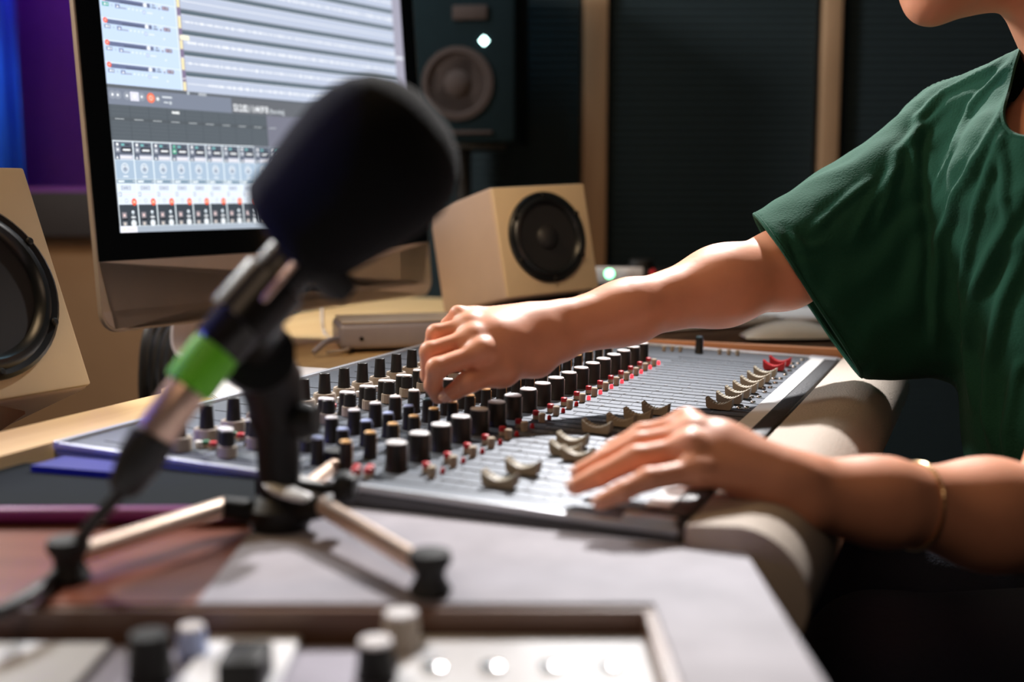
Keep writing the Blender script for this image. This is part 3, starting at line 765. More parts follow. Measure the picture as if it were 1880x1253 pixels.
# ================================================================== THINGS BEHIND THE CONSOLE
# grey box left of the far hand
gb = onz(735, 646, DESK); GB = Matrix.Translation((gb.x, gb.y, DESK)) @ Matrix.Rotation(math.radians(14), 4, 'Z')
g = thing('desk_interface', 'lilac grey metal box with rounded corners left of the far hand', 'audio interface', GB)
MB().box((0.004, .055, .023), (.180, .110, .036), M['greyb'], bev=.008, seg=4).obj('case', g)
MB().box((.004, .055, .0425), (.172, .102, .003), M['alus'], bev=.0014).obj('top_plate', g)
MB().lathe([(.003, 0), (.003, .002), (0, .002)], M['black'], 12, Matrix.Translation((-.055, 0, .020)) @ Matrix.Rotation(math.radians(90), 4, 'X')).obj('socket', g)
for x, y in ((-.07, .015), (.078, .015), (-.07, .095), (.078, .095)): MB().lathe([(.007, 0), (.007, .005), (0, .005)], M['rubber'], 14, Matrix.Translation((x, y, 0))).obj('rubber_foot', g)
# white paper behind the console
pp = [onz(x, y, DESK + .018) for x, y in ((470, 706), (566, 692), (720, 655), (520, 652), (440, 660))]
pt = MB(); 
a0 = m2w(.135, .528).xy; 
def dp(u, v): p = DM @ Vector((u, v, 0)); return (p.x, p.y)
pt.prism([dp(.24, .533), dp(.48, .533), dp(.48, .72), dp(.37, .69)], DESK, DESK + .012, M['paper'])
for k in range(3): pt.prism([dp(.242 + k * .002, .534), dp(.478, .534 + k * .001), dp(.479, .718), dp(.371, .688)], DESK + .012 + k * .0012, DESK + .013 + k * .0012, M['paper'])
tag(pt.obj('paper_stack'), 'stack of white paper lying behind the back edge of the console', 'paper')
# small interface with a green light, dark knob and red plug, above the forearm
ub = at(1150, 505, 2.10); UBm = Matrix.Translation((ub.x, ub.y, DESK)) @ Matrix.Rotation(math.radians(-12), 4, 'Z')
t = thing('headphone_amplifier', 'small silver box with a green light and a dark knob behind the forearm', 'amplifier', UBm)
hh = ub.z - DESK
MB().box((0, .05, hh / 2 + .004), (.15, .10, hh + .008), M['black'], bev=.003).obj('case', t)
MB().box((-.02, -.002, hh - .001), (.10, .004, .030), M['edge'], bev=.001).obj('front_plate', t)
MB().lathe([(.008, 0), (.008, .002), (0, .003)], M['gled'], 18, Matrix.Translation((-.030, -.004, hh + .002)) @ Matrix.Rotation(math.radians(90), 4, 'X')).obj('indicator_light', t)
MB().lathe([(.020, 0), (.018, .016), (.014, .018), (0, .018)], M['black'], 28, Matrix.Translation((.022, .05, hh + .008)), sx=1.2).obj('volume_knob', t)
MB().lathe([(.009, 0), (.009, .01), (0, .012)], M['edge'], 20, Matrix.Translation((0, -.004, hh)) @ Matrix.Rotation(math.radians(90), 4, 'X')).obj('jack_socket', t)
MB().lathe([(.006, 0), (.006, .012), (0, .013)], M['redb'], 16, Matrix.Translation((.048, -.004, hh + .006)) @ Matrix.Rotation(math.radians(90), 4, 'X')).obj('red_plug', t)
# mouse and keyboard and papers beyond the end of the console
def dome(mb, M4, L_, W_, H_, m1, m2):
    rr = []
    for i in range(13):
        f = i / 12; x = -L_ / 2 + L_ * f; e = math.sin(math.pi * min(max(f, .0001), .9999)) ** .45
        hw = W_ / 2 * (.72 + .28 * e) if 0 < i < 12 else W_ / 2 * .62
        hz = H_ * (.16 + .84 * math.sin(math.pi * f) ** .8) if 0 < i < 12 else H_ * .18
        rr.append([M4 @ Vector((x, hw * math.cos(a), max(0, math.sin(a)) * hz + .004)) for a in [math.pi * k / 10 for k in range(11)]])
    mb.loft(rr, m1, close=True)
p = onz(1452, 617, DESK + .005); MMs = Matrix.Translation((p.x, p.y, DESK)) @ Matrix.Rotation(math.radians(4), 4, 'Z')
ms = thing('computer_mouse', 'white glossy mouse beyond the far end of the console', 'computer mouse', MMs)
mb = MB(); dome(mb, Matrix(), .150, .065, .026, M['wplastic'], M['black']); mb.obj('shell', ms)
MB().box((0, 0, .0022), (.105, .048, .0042), M['black'], bev=.001).obj('base', ms)
p = onz(1330, 607, DESK); KM = Matrix.Translation((p.x - .01, p.y + .02, DESK)) @ Matrix.Rotation(math.radians(28), 4, 'Z')
kb = thing('keyboard', 'slim white keyboard lying beyond the far end of the console', 'keyboard', KM)
MB().box((0.0, .06, .006), (.30, .12, .010), M['wplastic'], bev=.003).obj('body', kb)
for r in range(5):
    row = MB()
    for k in range(13): row.box((-.132 + k * .022, .018 + r * .021, .0125), (.018, .017, .003), M['paper'], bev=.001, seg=1)
    row.obj('key_row', kb)
p = onz(1440, 586, DESK)
ps = MB().box((p.x, p.y + .10, DESK + .002), (.30, .22, .004), M['paper'], rot=Matrix.Rotation(math.radians(-10), 3, 'Z'))
tag(ps.obj('paper_sheet'), 'white paper lying behind the mouse near the sleeve', 'paper')

# ================================================================== FOREGROUND: TABLET, BLUE LIGHT SLAB, RACK GEAR
tb_ = MB(); tz = DESK
def od(x, y, z=DESK): return onz(x, y, z)
tc = [od(-60, 960, tz), od(470, 958, tz), od(468, 893, tz), od(120, 872, tz), od(-60, 880, tz)]
tb_.prism([(p.x, p.y) for p in tc], tz + .0005, tz + .011, M['tablet'])
tbo = thing('tablet', 'dark tablet in a purple edged case lying on the desk behind the microphone stand', 'tablet', Matrix.Identity(4))
tb_.obj('screen_slab', tbo)
pe = MB(); a, b = tc[0], tc[1]
pe.tube([a + V3(0, -.003, .006), b + V3(0, -.003, .006)], .0058, M['purple'])
pe.obj('case_edge', tbo)
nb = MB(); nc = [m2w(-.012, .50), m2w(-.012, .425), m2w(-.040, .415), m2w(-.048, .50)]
nb.prism([(p.x, p.y) for p in nc], DESK, DESK + .016, M['navy'])  # added slab, its blue colour stands in for light on the console end
tag(nb.obj('blue_light_slab'), 'added blue slab at the left end of the console, standing in for blue light there', 'blue_light_slab')
# sunken device
DZ = DESK - .018
gd = thing('rack_mixer', 'white faced rack device with knobs sunken in the side desk, bottom of the picture', 'rack device', Matrix.Identity(4))
MB().box(((bx0 + bx1) / 2, (by0 + by1) / 2 - .006, DZ - .035), (bx1 - bx0 - .012, by1 - by0 - .02, .07), M['greyb'], bev=.002).obj('chassis', gd)
for x0, x1, y0, y1 in ((-.058, .076, .40, .616), (-.165, -.115, .40, .616), (-.305, -.215, .40, .606), (-.42, -.33, .4, .606), (-.60, -.44, .4, .610)):
    MB().box(((x0 + x1) / 2, (y0 + y1) / 2, DZ + .002), (x1 - x0, y1 - y0, .004), M['gwhite'], bev=.0015).obj('face_plate', gd)
def rk(x, y, r, h, m, capm, nm='knob'):
    k = MB().lathe([(r * 1.1, 0), (r, .003), (r * .86, h), (0, h)], m, 28, Matrix.Translation((x, y, DZ + .003)), ridges=1, rd=.05).obj(nm, gd)
    MB().lathe([(r * .84, h), (r * .8, h + .0015), (0, h + .0018)], capm, 24, Matrix.Translation((x, y, DZ + .003))).obj('knob_cap', k)
rk(-.0585, .596, .0105, .020, M['skirt'], M['white']); rk(-.068, .562, .010, .018, M['black'], M['white'])
rk(-.180, .560, .0115, .022, M['black'], M['black']); rk(-.168, .592, .008, .014, M['blue'], M['white'])
rk(-.260, .530, .006, .012, M['black'], M['black']); rk(-.305, .555, .010, .016, M['navy'], M['blue']); rk(-.283, .587, .008, .014, M['navy'], M['blue'])
MB().box((-.131, .552, DZ + .012), (.022, .030, .018), M['black'], bev=.002).obj('switch', gd)
for k in range(4): MB().lathe([(.006, 0), (.006, .002), (.003, .003), (0, .003)], M['chrome'], 16, Matrix.Translation((-.04 + k * .03, .57, DZ + .004))).obj('socket', gd)

# ================================================================== MICROPHONE AND ITS TRIPOD
FB = at(533, 432, .715); FT = at(798, 200, .70)
fd = (FT - FB)
mic = thing('microphone', 'black broadcast microphone with a big foam windscreen and green tape, out of focus in front', 'microphone', Matrix.Translation(FB))
IM = Matrix.Translation(-FB)
FL = fd.length; r0 = .0500
fp = []
for f, r in ((0, .0), (0, .70), (.03, .78), (.12, .82), (.25, .88), (.4, .95), (.55, 1), (.68, .985), (.78, .92), (.87, .79), (.94, .58), (.98, .36), (1, 0)): fp.append((r * r0, f * FL))
MB().lathe(fp, M['mfoam'], 64, IM @ axisM(FB, fd)).obj('foam_windscreen', mic)
B1 = at(560, 452, .712); B2 = at(398, 640, .685); B3 = at(345, 712, .675); B4 = at(283, 800, .665); B5 = at(222, 905, .655); B6 = at(160, 975, .66)
ax = B2 - B1; L1 = ax.length
MB().lathe([(0, -.002), (.018, 0), (.0175, .01), (.0175, L1 * .45), (.0165, L1 * .5), (.0165, L1 * .96), (.0150, L1), (0, L1)], M['mbody'], 40, IM @ axisM(B1, ax)).obj('body', mic)
ax = B3 - B2; L2 = ax.length
MB().lathe([(0, 0), (.0150, .0003), (.0152, L2 * .2), (.0152, L2 * .9), (.0145, L2), (0, L2)], M['gtape'], 36, IM @ axisM(B2, ax)).obj('tape_band', mic)
ax = B4 - B3; L3 = ax.length
MB().lathe([(0, 0), (.0118, .0003), (.0122, .004), (.0122, L3 * .92), (.011, L3), (0, L3)], M['brassy'], 36, IM @ axisM(B3, ax)).obj('connector', mic)
ax = B5 - B4; L4 = ax.length
MB().lathe([(0, 0), (.0135, .0003), (.0135, L4 * .4), (.0095, L4 * .9), (.007, L4), (0, L4)], M['blackcable'], 30, IM @ axisM(B4, ax)).obj('cable_boot', mic)
yk = MB(); s_ = (B2 - B1).normalized(); n_ = s_.cross(V3(0, 1, 0)).normalized()
yk.box(IM @ (B1.lerp(B2, .10) + V3(.012, -.005, -.006)), (.030, .05, .016), M['rubber'], rot=axisM((0, 0, 0), s_).to_3x3(), bev=.004)
yk.obj('windscreen_collar', mic)
hl = MB().box(IM @ (B1.lerp(B2, .24) + V3(.007, -.0185, .003)), (.0095, .0035, .052), M['brassy'], rot=axisM((0, 0, 0), s_).to_3x3(), bev=.0015)  # coppery strip stands in for the highlight along the microphone body
hl.obj('body_highlight', mic)
mc = MB().tube(bez([B5, B6, at(120, 1040, .67), od(60, 1090, DESK + .006), od(-20, 1130, DESK + .005), od(-120, 1150, DESK + .005)], 8), .0042, M['blackcable'])
tag(mc.obj('microphone_cable'), 'black microphone cable dropping to the desk at the left', 'cable')

legL = od(128, 1066, DESK); legR = od(790, 1092, DESK); legB = V3(-.137, .905, DESK)
hub = V3((legL.x + legR.x + legB.x) / 3 - .004, (legL.y + legR.y + legB.y) / 3, DESK)
hub = V3(at(513, 930, .775).x, .775, DESK)
tp_ = thing('tripod_stand', 'small desk tripod holding the microphone, black post and three shiny legs', 'microphone stand', Matrix.Translation(hub))
IT = Matrix.Translation(-hub)
hz = at(512, 935, .775).z
def ipt(p): return IT @ p
ptop = at(486, 690, .77)
MB().tube([ipt(at(517, 1005, .775)), ipt(at(515, 960, .775)), ipt(V3(hub.x, hub.y, hz)), ipt(at(512, 860, .775)), ipt(at(510, 800, .775)), ipt(at(505, 770, .775)), ipt(at(493, 690, .772))], [.0105, .0115, .0135, .0145, .0150, .0175, .0175], M['black'], 28).obj('post', tp_)
MB().lathe([(.0, -.012), (.016, -.012), (.022, -.004), (.022, .006), (.014, .014), (0, .014)], M['black'], 32, IT @ Matrix.Translation((hub.x, hub.y, hz - .004))).obj('hub', tp_)
MB().lathe([(.011, 0), (.023, .002), (.025, .005), (.022, .0075), (.011, .008)], M['wplastic'], 36, IT @ Matrix.Translation((hub.x + .012, hub.y, hz + .010)) @ Matrix.Rotation(math.radians(14), 4, 'Y')).obj('collar_disc', tp_)
for foot, h0 in ((legL, at(415, 930, .765)), (legR, at(588, 928, .755)), (legB, at(560, 900, .80))):
    a = V3(hub.x, hub.y, hz - .004); d = (foot + V3(0, 0, .014)) - h0
    lg = MB().tube([ipt(h0), ipt(h0 + d * .96)], .0062, M['leg'], 20).obj('leg', tp_)
    MB().tube([ipt(a), ipt(h0 + d * .03)], [.009, .0075], M['black'], 18).obj('leg_socket', lg)
    f0 = foot + V3(0, 0, .014); dn = d.normalized()
    MB().lathe([(0, 0), (.0105, .0), (.0125, .003), (.0085, .010), (.0085, .013), (.0125, .020), (.0115, .025), (0, .027)], M['rubber'], 24, IT @ Matrix.Translation(foot)).obj('rubber_foot', lg)
# clamp: swivel joint, arm to the microphone body, tightening knob, cable ring
jt = MB(); cc = at(470, 655, .745)
jt.tube([ipt(at(515, 775, .775)), ipt(at(498, 700, .765)), ipt(cc)], [.0170, .021, .020], M['black'], 24)
jt.lathe([(0, -.022), (.023, -.021), (.024, 0), (.023, .021), (0, .022)], M['black'], 28, IT @ axisM(cc, V3(.3, -1, .2)))
jt.obj('swivel_joint', tp_)
cl_ = MB(); md = B1.lerp(B2, .55)
cl_.tube([ipt(cc), ipt(md)], [.016, .017], M['mbody'], 24)
cl_.lathe([(.0185, -.017), (.0210, -.016), (.0210, .016), (.0185, .017)], M['mbody'], 36, IT @ axisM(md, B2 - B1))
cl_.obj('microphone_clip', tp_)
MB().lathe([(0, 0), (.012, 0), (.013, .006), (.010, .014), (0, .015)], M['black'], 20, IT @ axisM(at(545, 775, .765), V3(1, -.2, .1))).obj('tightening_knob', tp_)
MB().tube(bez([ipt(at(545, 892, .77)), ipt(at(590, 898, .765)), ipt(at(622, 893, .765))], 4), .004, M['black']).obj('lever', tp_)
MB().lathe([(0, 0), (.011, 0), (.012, .006), (.009, .013), (0, .014)], M['black'], 9, IT @ axisM(at(618, 897, .765), V3(1, -.1, 0)), smooth=False).obj('wing_knob', tp_)
rg = MB(); rc = at(503, 662, .74); pts = [ipt(rc + V3(.0085 * math.cos(a), 0, .013 * math.sin(a))) for a in [2 * math.pi * k / 24 for k in range(25)]]
rg.tube(pts, .0022, M['black'], 10); rg.obj('cable_ring', tp_)

# ================================================================== THE PERSON
# a body surface is grown from tapered bones that melt into one another, then meshed
def rcone(P, a, b, ra, rb):
    a = np.asarray(a, np.float32); b = np.asarray(b, np.float32)
    ba = b - a; l2 = float(ba @ ba) + 1e-12; h = np.clip((P - a) @ ba / l2, 0, 1)
    d = P - a - h[..., None] * ba
    return np.sqrt((d * d).sum(-1)) - (ra + (rb - ra) * h)
def ell(P, c, r, R):
    q_ = (P - np.asarray(c, np.float32)) @ np.asarray(R, np.float32); k = q_ / np.asarray(r, np.float32)
    k0 = np.sqrt((k * k).sum(-1)); k1 = np.sqrt(((k / np.asarray(r, np.float32)) ** 2).sum(-1)) + 1e-9
    return k0 * (k0 - 1) / k1
def smin(a, b, k):
    h = np.maximum(k - np.abs(a - b), 0) / k; return np.minimum(a, b) - h * h * k * .25
def smax(a, b, k): return -smin(-a, -b, k)
class Shape:
    """list of groups; the bones of a group melt with radius k, limbs join it with their own k"""
    def __init__(s): s.core = []; s.limbs = []; s.cuts = []
    def ev(s, P):
        c = P.mean(0); R = float(np.sqrt(((P - c) ** 2).sum(-1).max())); c = c[None]
        def prim(p, X): return rcone(X, *p[1:5]) if p[0] == 'c' else ell(X, *p[1:4])
        d = np.full(len(P), 1.0, np.float32)
        for p in s.core:
            if prim(p, c)[0] > R * 1.6 + .06: continue
            d = smin(d, prim(p, P), p[-1])
        out = d
        for k, kk, bones in s.limbs:
            f = None
            for p in bones:
                if prim(p, c)[0] > R * 1.6 + .04: continue
                g = prim(p, P); f = g if f is None else smin(f, g, p[-1])
            if f is not None: out = np.minimum(out, smin(d, f, k))
        for p in s.cuts:
            if prim(p, c)[0] > R * 1.6 + .03: continue
            out = smax(out, -prim(p, P), p[-1])
        return out
def surface(shape, lo, hi, h, B=24):
    lo = np.array(lo, np.float64); nb = np.ceil((np.array(hi) - lo) / (h * B)).astype(int)
    KV, VV, QD = [], [], []; S = 4096
    key = lambda i, j, k: (i.astype(np.int64) * S + j) * S + k
    offs = np.stack(np.meshgrid(*[np.arange(B + 1)] * 3, indexing='ij'), -1).reshape(-1, 3)
    rad = h * B * .87 * 1.25 + .004
    for bi in range(nb[0]):
        for bj in range(nb[1]):
            for bk in range(nb[2]):
                o = np.array([bi, bj, bk]) * B
                cc = lo + (o + B / 2) * h
                tst = (cc + np.array([(x, y, z) for x in (-.5, .5) for y in (-.5, .5) for z in (-.5, .5)]) * h * B).astype(np.float32)
                if np.abs(shape.ev(np.vstack([tst, cc[None].astype(np.float32)]))).min() > rad: continue
                f = shape.ev((lo + (offs + o) * h).astype(np.float32)).reshape([B + 1] * 3)
                s_ = f < 0
                if s_.all() or not s_.any(): continue
                acc = np.zeros((B, B, B, 3)); cnt = np.zeros((B, B, B))
                for ax_ in range(3):
                    for d1 in (0, 1):
                        for d2 in (0, 1):
                            sl0 = [slice(0, B)] * 3; o3 = [0, 0, 0]; oth = [a for a in range(3) if a != ax_]
                            o3[oth[0]] = d1; o3[oth[1]] = d2
                            A = f[tuple(slice(o3[a], o3[a] + B) for a in range(3))]; o4 = list(o3); o4[ax_] = 1
                            Bv = f[tuple(slice(o4[a], o4[a] + B) for a in range(3))]
                            cr = (A < 0) != (Bv < 0); t = np.where(cr, A / np.where(cr, A - Bv, 1), 0)
                            for a in range(3):
                                acc[..., a] += np.where(cr, (t if a == ax_ else o3[a]), 0)
                            cnt += cr
                idx = np.argwhere(cnt > 0)
                if len(idx) == 0: continue
                v = acc[cnt > 0] / cnt[cnt > 0][:, None]
                g = idx + o
                KV.append(key(g[:, 0], g[:, 1], g[:, 2])); VV.append(lo + (g + v) * h)
                for ax_ in range(3):
                    oth = [(ax_ + 1) % 3, (ax_ + 2) % 3]
                    A = s_[:B, :B, :B]; sl = [slice(0, B)] * 3; sl[ax_] = slice(1, B + 1); Bv = s_[tuple(sl)]
                    e = np.argwhere(A != Bv)
                    if len(e) == 0: continue
                    fl = A[tuple(e.T)]; G = e + o
                    u_ = np.zeros(3, int); u_[oth[0]] = 1; w_ = np.zeros(3, int); w_[oth[1]] = 1
                    cs_ = [G, G - u_, G - u_ - w_, G - w_]
                    ks = np.stack([key(c_[:, 0], c_[:, 1], c_[:, 2]) for c_ in cs_], 1)
                    ks[fl] = ks[fl][:, ::-1]; QD.append(ks[:, ::-1])
    K = np.concatenate(KV); Vx = np.concatenate(VV); Qd = np.concatenate(QD)
    srt = np.argsort(K); K = K[srt]; Vx = Vx[srt]
    ix = np.searchsorted(K, Qd); ix = np.clip(ix, 0, len(K) - 1); ok = (K[ix] == Qd).all(1)
    return Vx, ix[ok]
def smooth(Vx, Fx, it=2, lam=.5):
    e = np.concatenate([Fx[:, [0, 1]], Fx[:, [1, 2]], Fx[:, [2, 3]], Fx[:, [3, 0]]])
    for _ in range(it):
        for l_ in (lam, -lam * 1.04):
            s_ = np.zeros_like(Vx); n_ = np.zeros(len(Vx))
            for a, b in ((0, 1), (1, 0)):
                for d in range(3): s_[:, d] += np.bincount(e[:, a], Vx[e[:, b], d], len(Vx))
                n_ += np.bincount(e[:, a], minlength=len(Vx))
            Vx = Vx + l_ * (s_ / np.maximum(n_, 1)[:, None] - Vx)
    return Vx
def vnormals(Vx, Fx):
    n = np.cross(Vx[Fx[:, 2]] - Vx[Fx[:, 0]], Vx[Fx[:, 3]] - Vx[Fx[:, 1]]); o = np.zeros_like(Vx)
    for k in range(4):
        for d in range(3): o[:, d] += np.bincount(Fx[:, k], n[:, d], len(Vx))
    return o / (np.linalg.norm(o, axis=1)[:, None] + 1e-12)
def npobj(name, Vx, Fx, m, parent=None):
    used_ = np.unique(Fx); mp = np.full(len(Vx), -1); mp[used_] = np.arange(len(used_))
    Vx = Vx[used_]; Fx = mp[Fx]
    me = bpy.data.meshes.new(name); me.vertices.add(len(Vx)); me.vertices.foreach_set('co', Vx.astype(np.float32).ravel())
    me.loops.add(Fx.size); me.loops.foreach_set('vertex_index', Fx.astype(np.int32).ravel())
    me.polygons.add(len(Fx)); me.polygons.foreach_set('loop_start', np.arange(0, Fx.size, 4, dtype=np.int32))
    me.update(calc_edges=True); me.validate(); me.polygons.foreach_set('use_smooth', np.ones(len(me.polygons), bool)); me.materials.append(m)
    o = bpy.data.objects.new(name, me); C.objects.link(o)
    if parent: o.parent = parent; o.matrix_parent_inverse = parent.matrix_world.inverted()
    return o
def c_(a, b, ra, rb, k=.01): return ('c', tuple(a), tuple(b), ra, rb, k)

# --- joints of the far (right) arm that turns a knob
RW = at(1030, 606, 1.130); RE = at(1440, 494, 1.255); RS = at(1802, 300, 1.345)
r_ = dict(
    i=[at(884, 648, 1.058), at(801, 676, 1.036), at(795, 708, 1.044), at(804, 730, 1.052)],
    m=[at(868, 623, 1.072), at(789, 646, 1.056), at(788, 690, 1.070), at(800, 716, 1.072)],
    r=[at(862, 600, 1.088), at(800, 613, 1.080), at(789, 650, 1.098), at(800, 690, 1.100)],
    p=[at(872, 584, 1.104), at(841, 577, 1.098), at(822, 597, 1.112), at(820, 625, 1.115)],
    t=[at(985, 660, 1.105), at(922, 682, 1.066), at(858, 703, 1.044), at(826, 725, 1.040)])
# --- joints of the near (left) arm resting on the faders
LW = at(1478, 905, .812); LE = V3(.425, .885, .745); LS = V3(.600, 1.070, 1.0)
l_ = dict(
    i=[at(1262, 784, .842), at(1180, 800, .846), at(1128, 828, .842), at(1096, 852, .838)],
    m=[at(1272, 800, .822), at(1172, 817, .822), at(1108, 848, .816), at(1064, 868, .812)],
    r=[at(1266, 826, .802), at(1166, 842, .796), at(1098, 876, .790), at(1056, 894, .786)],
    p=[at(1276, 866, .786), at(1190, 881, .768), at(1142, 904, .760), at(1102, 922, .757)],
    t=[at(1400, 862, .846), at(1330, 862, .856), at(1282, 862, .856), at(1240, 862, .848)])
# head frame
fwd = V3(-.94, -.27, -.15).normalized(); sid = fwd.cross(V3(-.22, -.06, 1)).normalized(); up_ = sid.cross(fwd).normalized()
CHIN = at(1692, 24, 1.20)
HC = CHIN - fwd * .072 + up_ * .098
def hp(f, u_, s_=0): return HC + fwd * f + up_ * u_ + sid * s_
HR = np.array([list(fwd), list(up_), list(sid)]).T
NB = at(2045, 178, 1.23)
CHEST = V3(.585, 1.21, .985); BELLY = V3(.605, 1.18, .76); PEL = V3(.68, 1.16, .56)

body = Shape(); A = body.core.append
# torso, neck, head
A(c_(RS, CHEST + V3(0, .03, .02), .050, .085, .04)); A(c_(LS, CHEST + V3(.01, -.03, 0), .050, .085, .04))
A(c_(CHEST, BELLY, .105, .088, .05)); A(c_(BELLY, PEL, .088, .11, .05)); A(c_(PEL + V3(0, .07, 0), PEL + V3(0, -.07, 0), .09, .09, .05))
A(c_(NB + V3(.0, 0, -.02), hp(-.060, -.050), .054, .046, .03))
A(c_(NB + V3(0, .04, -.03), RS + V3(0, -.02, .01), .035, .040, .05)); A(c_(NB + V3(0, -.04, -.03), LS + V3(0, .02, .01), .035, .040, .05))
A(c_(NB + V3(-.018, -.005, .012), CHEST + V3(-.02, 0, .03), .046, .085, .04))
A(('e', tuple(hp(-.012, .035)), (.094, .098, .074), HR, .02)); A(('e', tuple(hp(.022, -.020)), (.066, .080, .058), HR, .03))
A(c_(hp(.062, -.080), hp(.066, -.092), .018, .014, .03)); A(c_(hp(.058, -.082, .016), hp(-.012, -.052, .050), .015, .016, .03)); A(c_(hp(.058, -.082, -.016), hp(-.012, -.052, -.050), .015, .016, .03))
A(c_(hp(.055, -.090), hp(-.035, -.072), .014, .034, .02))
A(c_(hp(.090, .022), hp(.104, -.012), .006, .009, .012)); A(c_(hp(.098, -.014, .010), hp(.098, -.014, -.010), .006, .006, .008))
A(c_(hp(.086, -.045, .014), hp(.086, -.045, -.014), .0045, .0045, .008)); A(c_(hp(.083, -.0555, .011), hp(.083, -.0555, -.011), .0052, .0052, .008))
for s_ in (-1, 1):
    A(c_(hp(.070, .020, .033 * s_), hp(.072, .020, .030 * s_), .012, .012, .008))
    A(c_(hp(.082, .034, .014 * s_), hp(.070, .036, .048 * s_), .007, .006, .012))
    A(('e', tuple(hp(-.012, .002, .074 * s_)), (.016, .028, .006), HR, .006))
body.cuts.append(('c', tuple(hp(.108, -.0500, .02)), tuple(hp(.108, -.0500, -.02)), .0165, .0165, .003))
# arms
def arm(Wp, E_, S_, k=1.0, twist=V3(0, 0, 1)):
    ax_ = (Wp - E_); L_ = ax_.length; d = ax_.normalized(); sd_ = twist
    A(c_(S_, E_, .046, .041, .02)); A(c_(E_, E_ + ax_ * .30, .0395, .0370, .02)); A(c_(E_ + ax_ * .30, E_ + ax_ * .74, .0370, .0270, .03))
    A(c_(E_ + ax_ * .72 + sd_ * .004, Wp + sd_ * .008, .0255, .0185, .02)); A(c_(E_ + ax_ * .72 - sd_ * .004, Wp - sd_ * .008, .0255, .0185, .02))
arm(RW, RE, RS, twist=V3(-.1, .25, .95).normalized())
arm(LW, LE, LS, twist=V3(.1, .75, .55).normalized())
A(c_(at(1017, 574, 1.150), at(1030, 574, 1.155), .0095, .009, .012)); A(c_(at(1472, 877, .800), at(1480, 880, .800), .0085, .0085, .012))
def hand(j, Wp, tw, rr=1.0):
    up4 = [Wp + tw * .012, Wp + tw * .004, Wp - tw * .004, Wp - tw * .012]
    for w0, f, r1 in zip(up4, 'prmi', (.0100, .0110, .0115, .0118)): A(c_(w0, j[f][0], .0155, r1, .012))
    mid = (j['m'][0] + j['r'][0]) / 2
    A(c_(Wp.lerp(j['t'][0], .5), j['t'][0], .0175, .0150, .016)); A(c_(j['t'][0], j['t'][1], .0150, .0112, .014))
    A(c_(j['t'][1], j['i'][0].lerp(Wp, .35), .0105, .012, .016))
    for f, s_ in (('i', 1.0), ('m', 1.0), ('r', .96), ('p', .86)):
        p = j[f]; a, b, c = .0100 * s_ * rr, .0090 * s_ * rr, .0080 * s_ * rr
        body.limbs.append((.009, .0022, [c_(p[0], p[1], a, b, .003), c_(p[1], p[2], b * 1.01, c, .0035), c_(p[2], p[3], c, .0066 * s_ * rr, .003)]))
    p = j['t']; body.limbs.append((.010, .0022, [c_(p[1], p[2], .0110, .0098, .004), c_(p[2], p[3], .0100, .0074, .004)]))
hand(r_, RW, V3(-.15, .45, .88).normalized())
hand(l_, LW, V3(.1, .72, .68).normalized(), 1.0)
A(c_(l_['m'][0].lerp(LW, .25), LW.lerp(l_['r'][0], .3), .0175, .0195, .02))
A(c_(r_['m'][0].lerp(RW, .25), RW.lerp(r_['r'][0], .3), .0165, .0185, .02))
for j, n0 in ((r_, V3(-.2, -.45, .85)), (l_, V3(-.1, -.2, 1))):
    for f in 'imr': A(c_(j[f][0] + n0.normalized() * .0026, j[f][0] + n0.normalized() * .002, .0080, .0080, .010))
    for f in 'imr': A(c_(j[f][0] + n0.normalized() * .0085, j[f][0].lerp(RW if j is r_ else LW, .55) + n0.normalized() * .0125, .0024, .0016, .004))
HB = .0022
Vb, Fb = surface(body, (-.12, .70, .44), (.82, 1.52, 1.42), HB)
Vb = smooth(Vb, Fb, 3)
pers = thing('person', 'person in a loose dark green t-shirt reaching over the console, one hand turning a knob', 'person', Matrix.Translation((PEL.x, PEL.y, 0)))
bo = npobj('body', Vb, Fb, M['skin'], pers)

# fingernails: little curved shells
def nail(c, d, n, Lh, Wh, label=None):
    d = d.normalized(); n = (n - d * n.dot(d)).normalized(); s_ = d.cross(n); mb = MB(); rr = []
    for i in range(9):
        f = i / 8; x = (f - .5) * 2; w_ = Wh * math.sqrt(max(0.02, 1 - abs(x) ** 2.6)); row = []
        for k in range(9):
            y = (k / 8 - .5) * 2 * w_
            row.append(c + d * (x * Lh) + s_ * y + n * (-(y * y) / (2 * Wh) * .9 - x * x * .0006))
        rr.append(row + [p - n * .0009 for p in row[::-1]])
    mb.loft(rr, M['nail']); o = mb.obj('fingernail'); o.parent = pers; o.matrix_parent_inverse = pers.matrix_world.inverted(); return o
BV = BVHTree.FromPolygons([Vector(v) for v in Vb.tolist()], Fb.tolist())
def onskin(c, n, off=.0004):
    h_ = BV.ray_cast(c + n.normalized() * .03, -n.normalized()); return (h_[0] + n.normalized() * off) if h_[0] else c
for j, f, n0, L_, W_ in ((r_, 't', V3(-.12, -.92, .38), .0090, .0062), (l_, 'm', V3(-.35, -.1, .9), .0062, .0046), (l_, 'r', V3(-.35, -.15, .9), .0062, .0046),
                         (l_, 'i', V3(-.35, -.1, .9), .0060, .0046), (l_, 'p', V3(-.35, -.3, .85), .0055, .0040)):
    p = j[f]; d = p[3] - p[2]; n1 = n0.normalized(); c0 = p[3] + d.normalized() * (.0015 if f == 't' else .0005)
    nail(onskin(c0, n1, -.0002), d, n1, L_, W_)

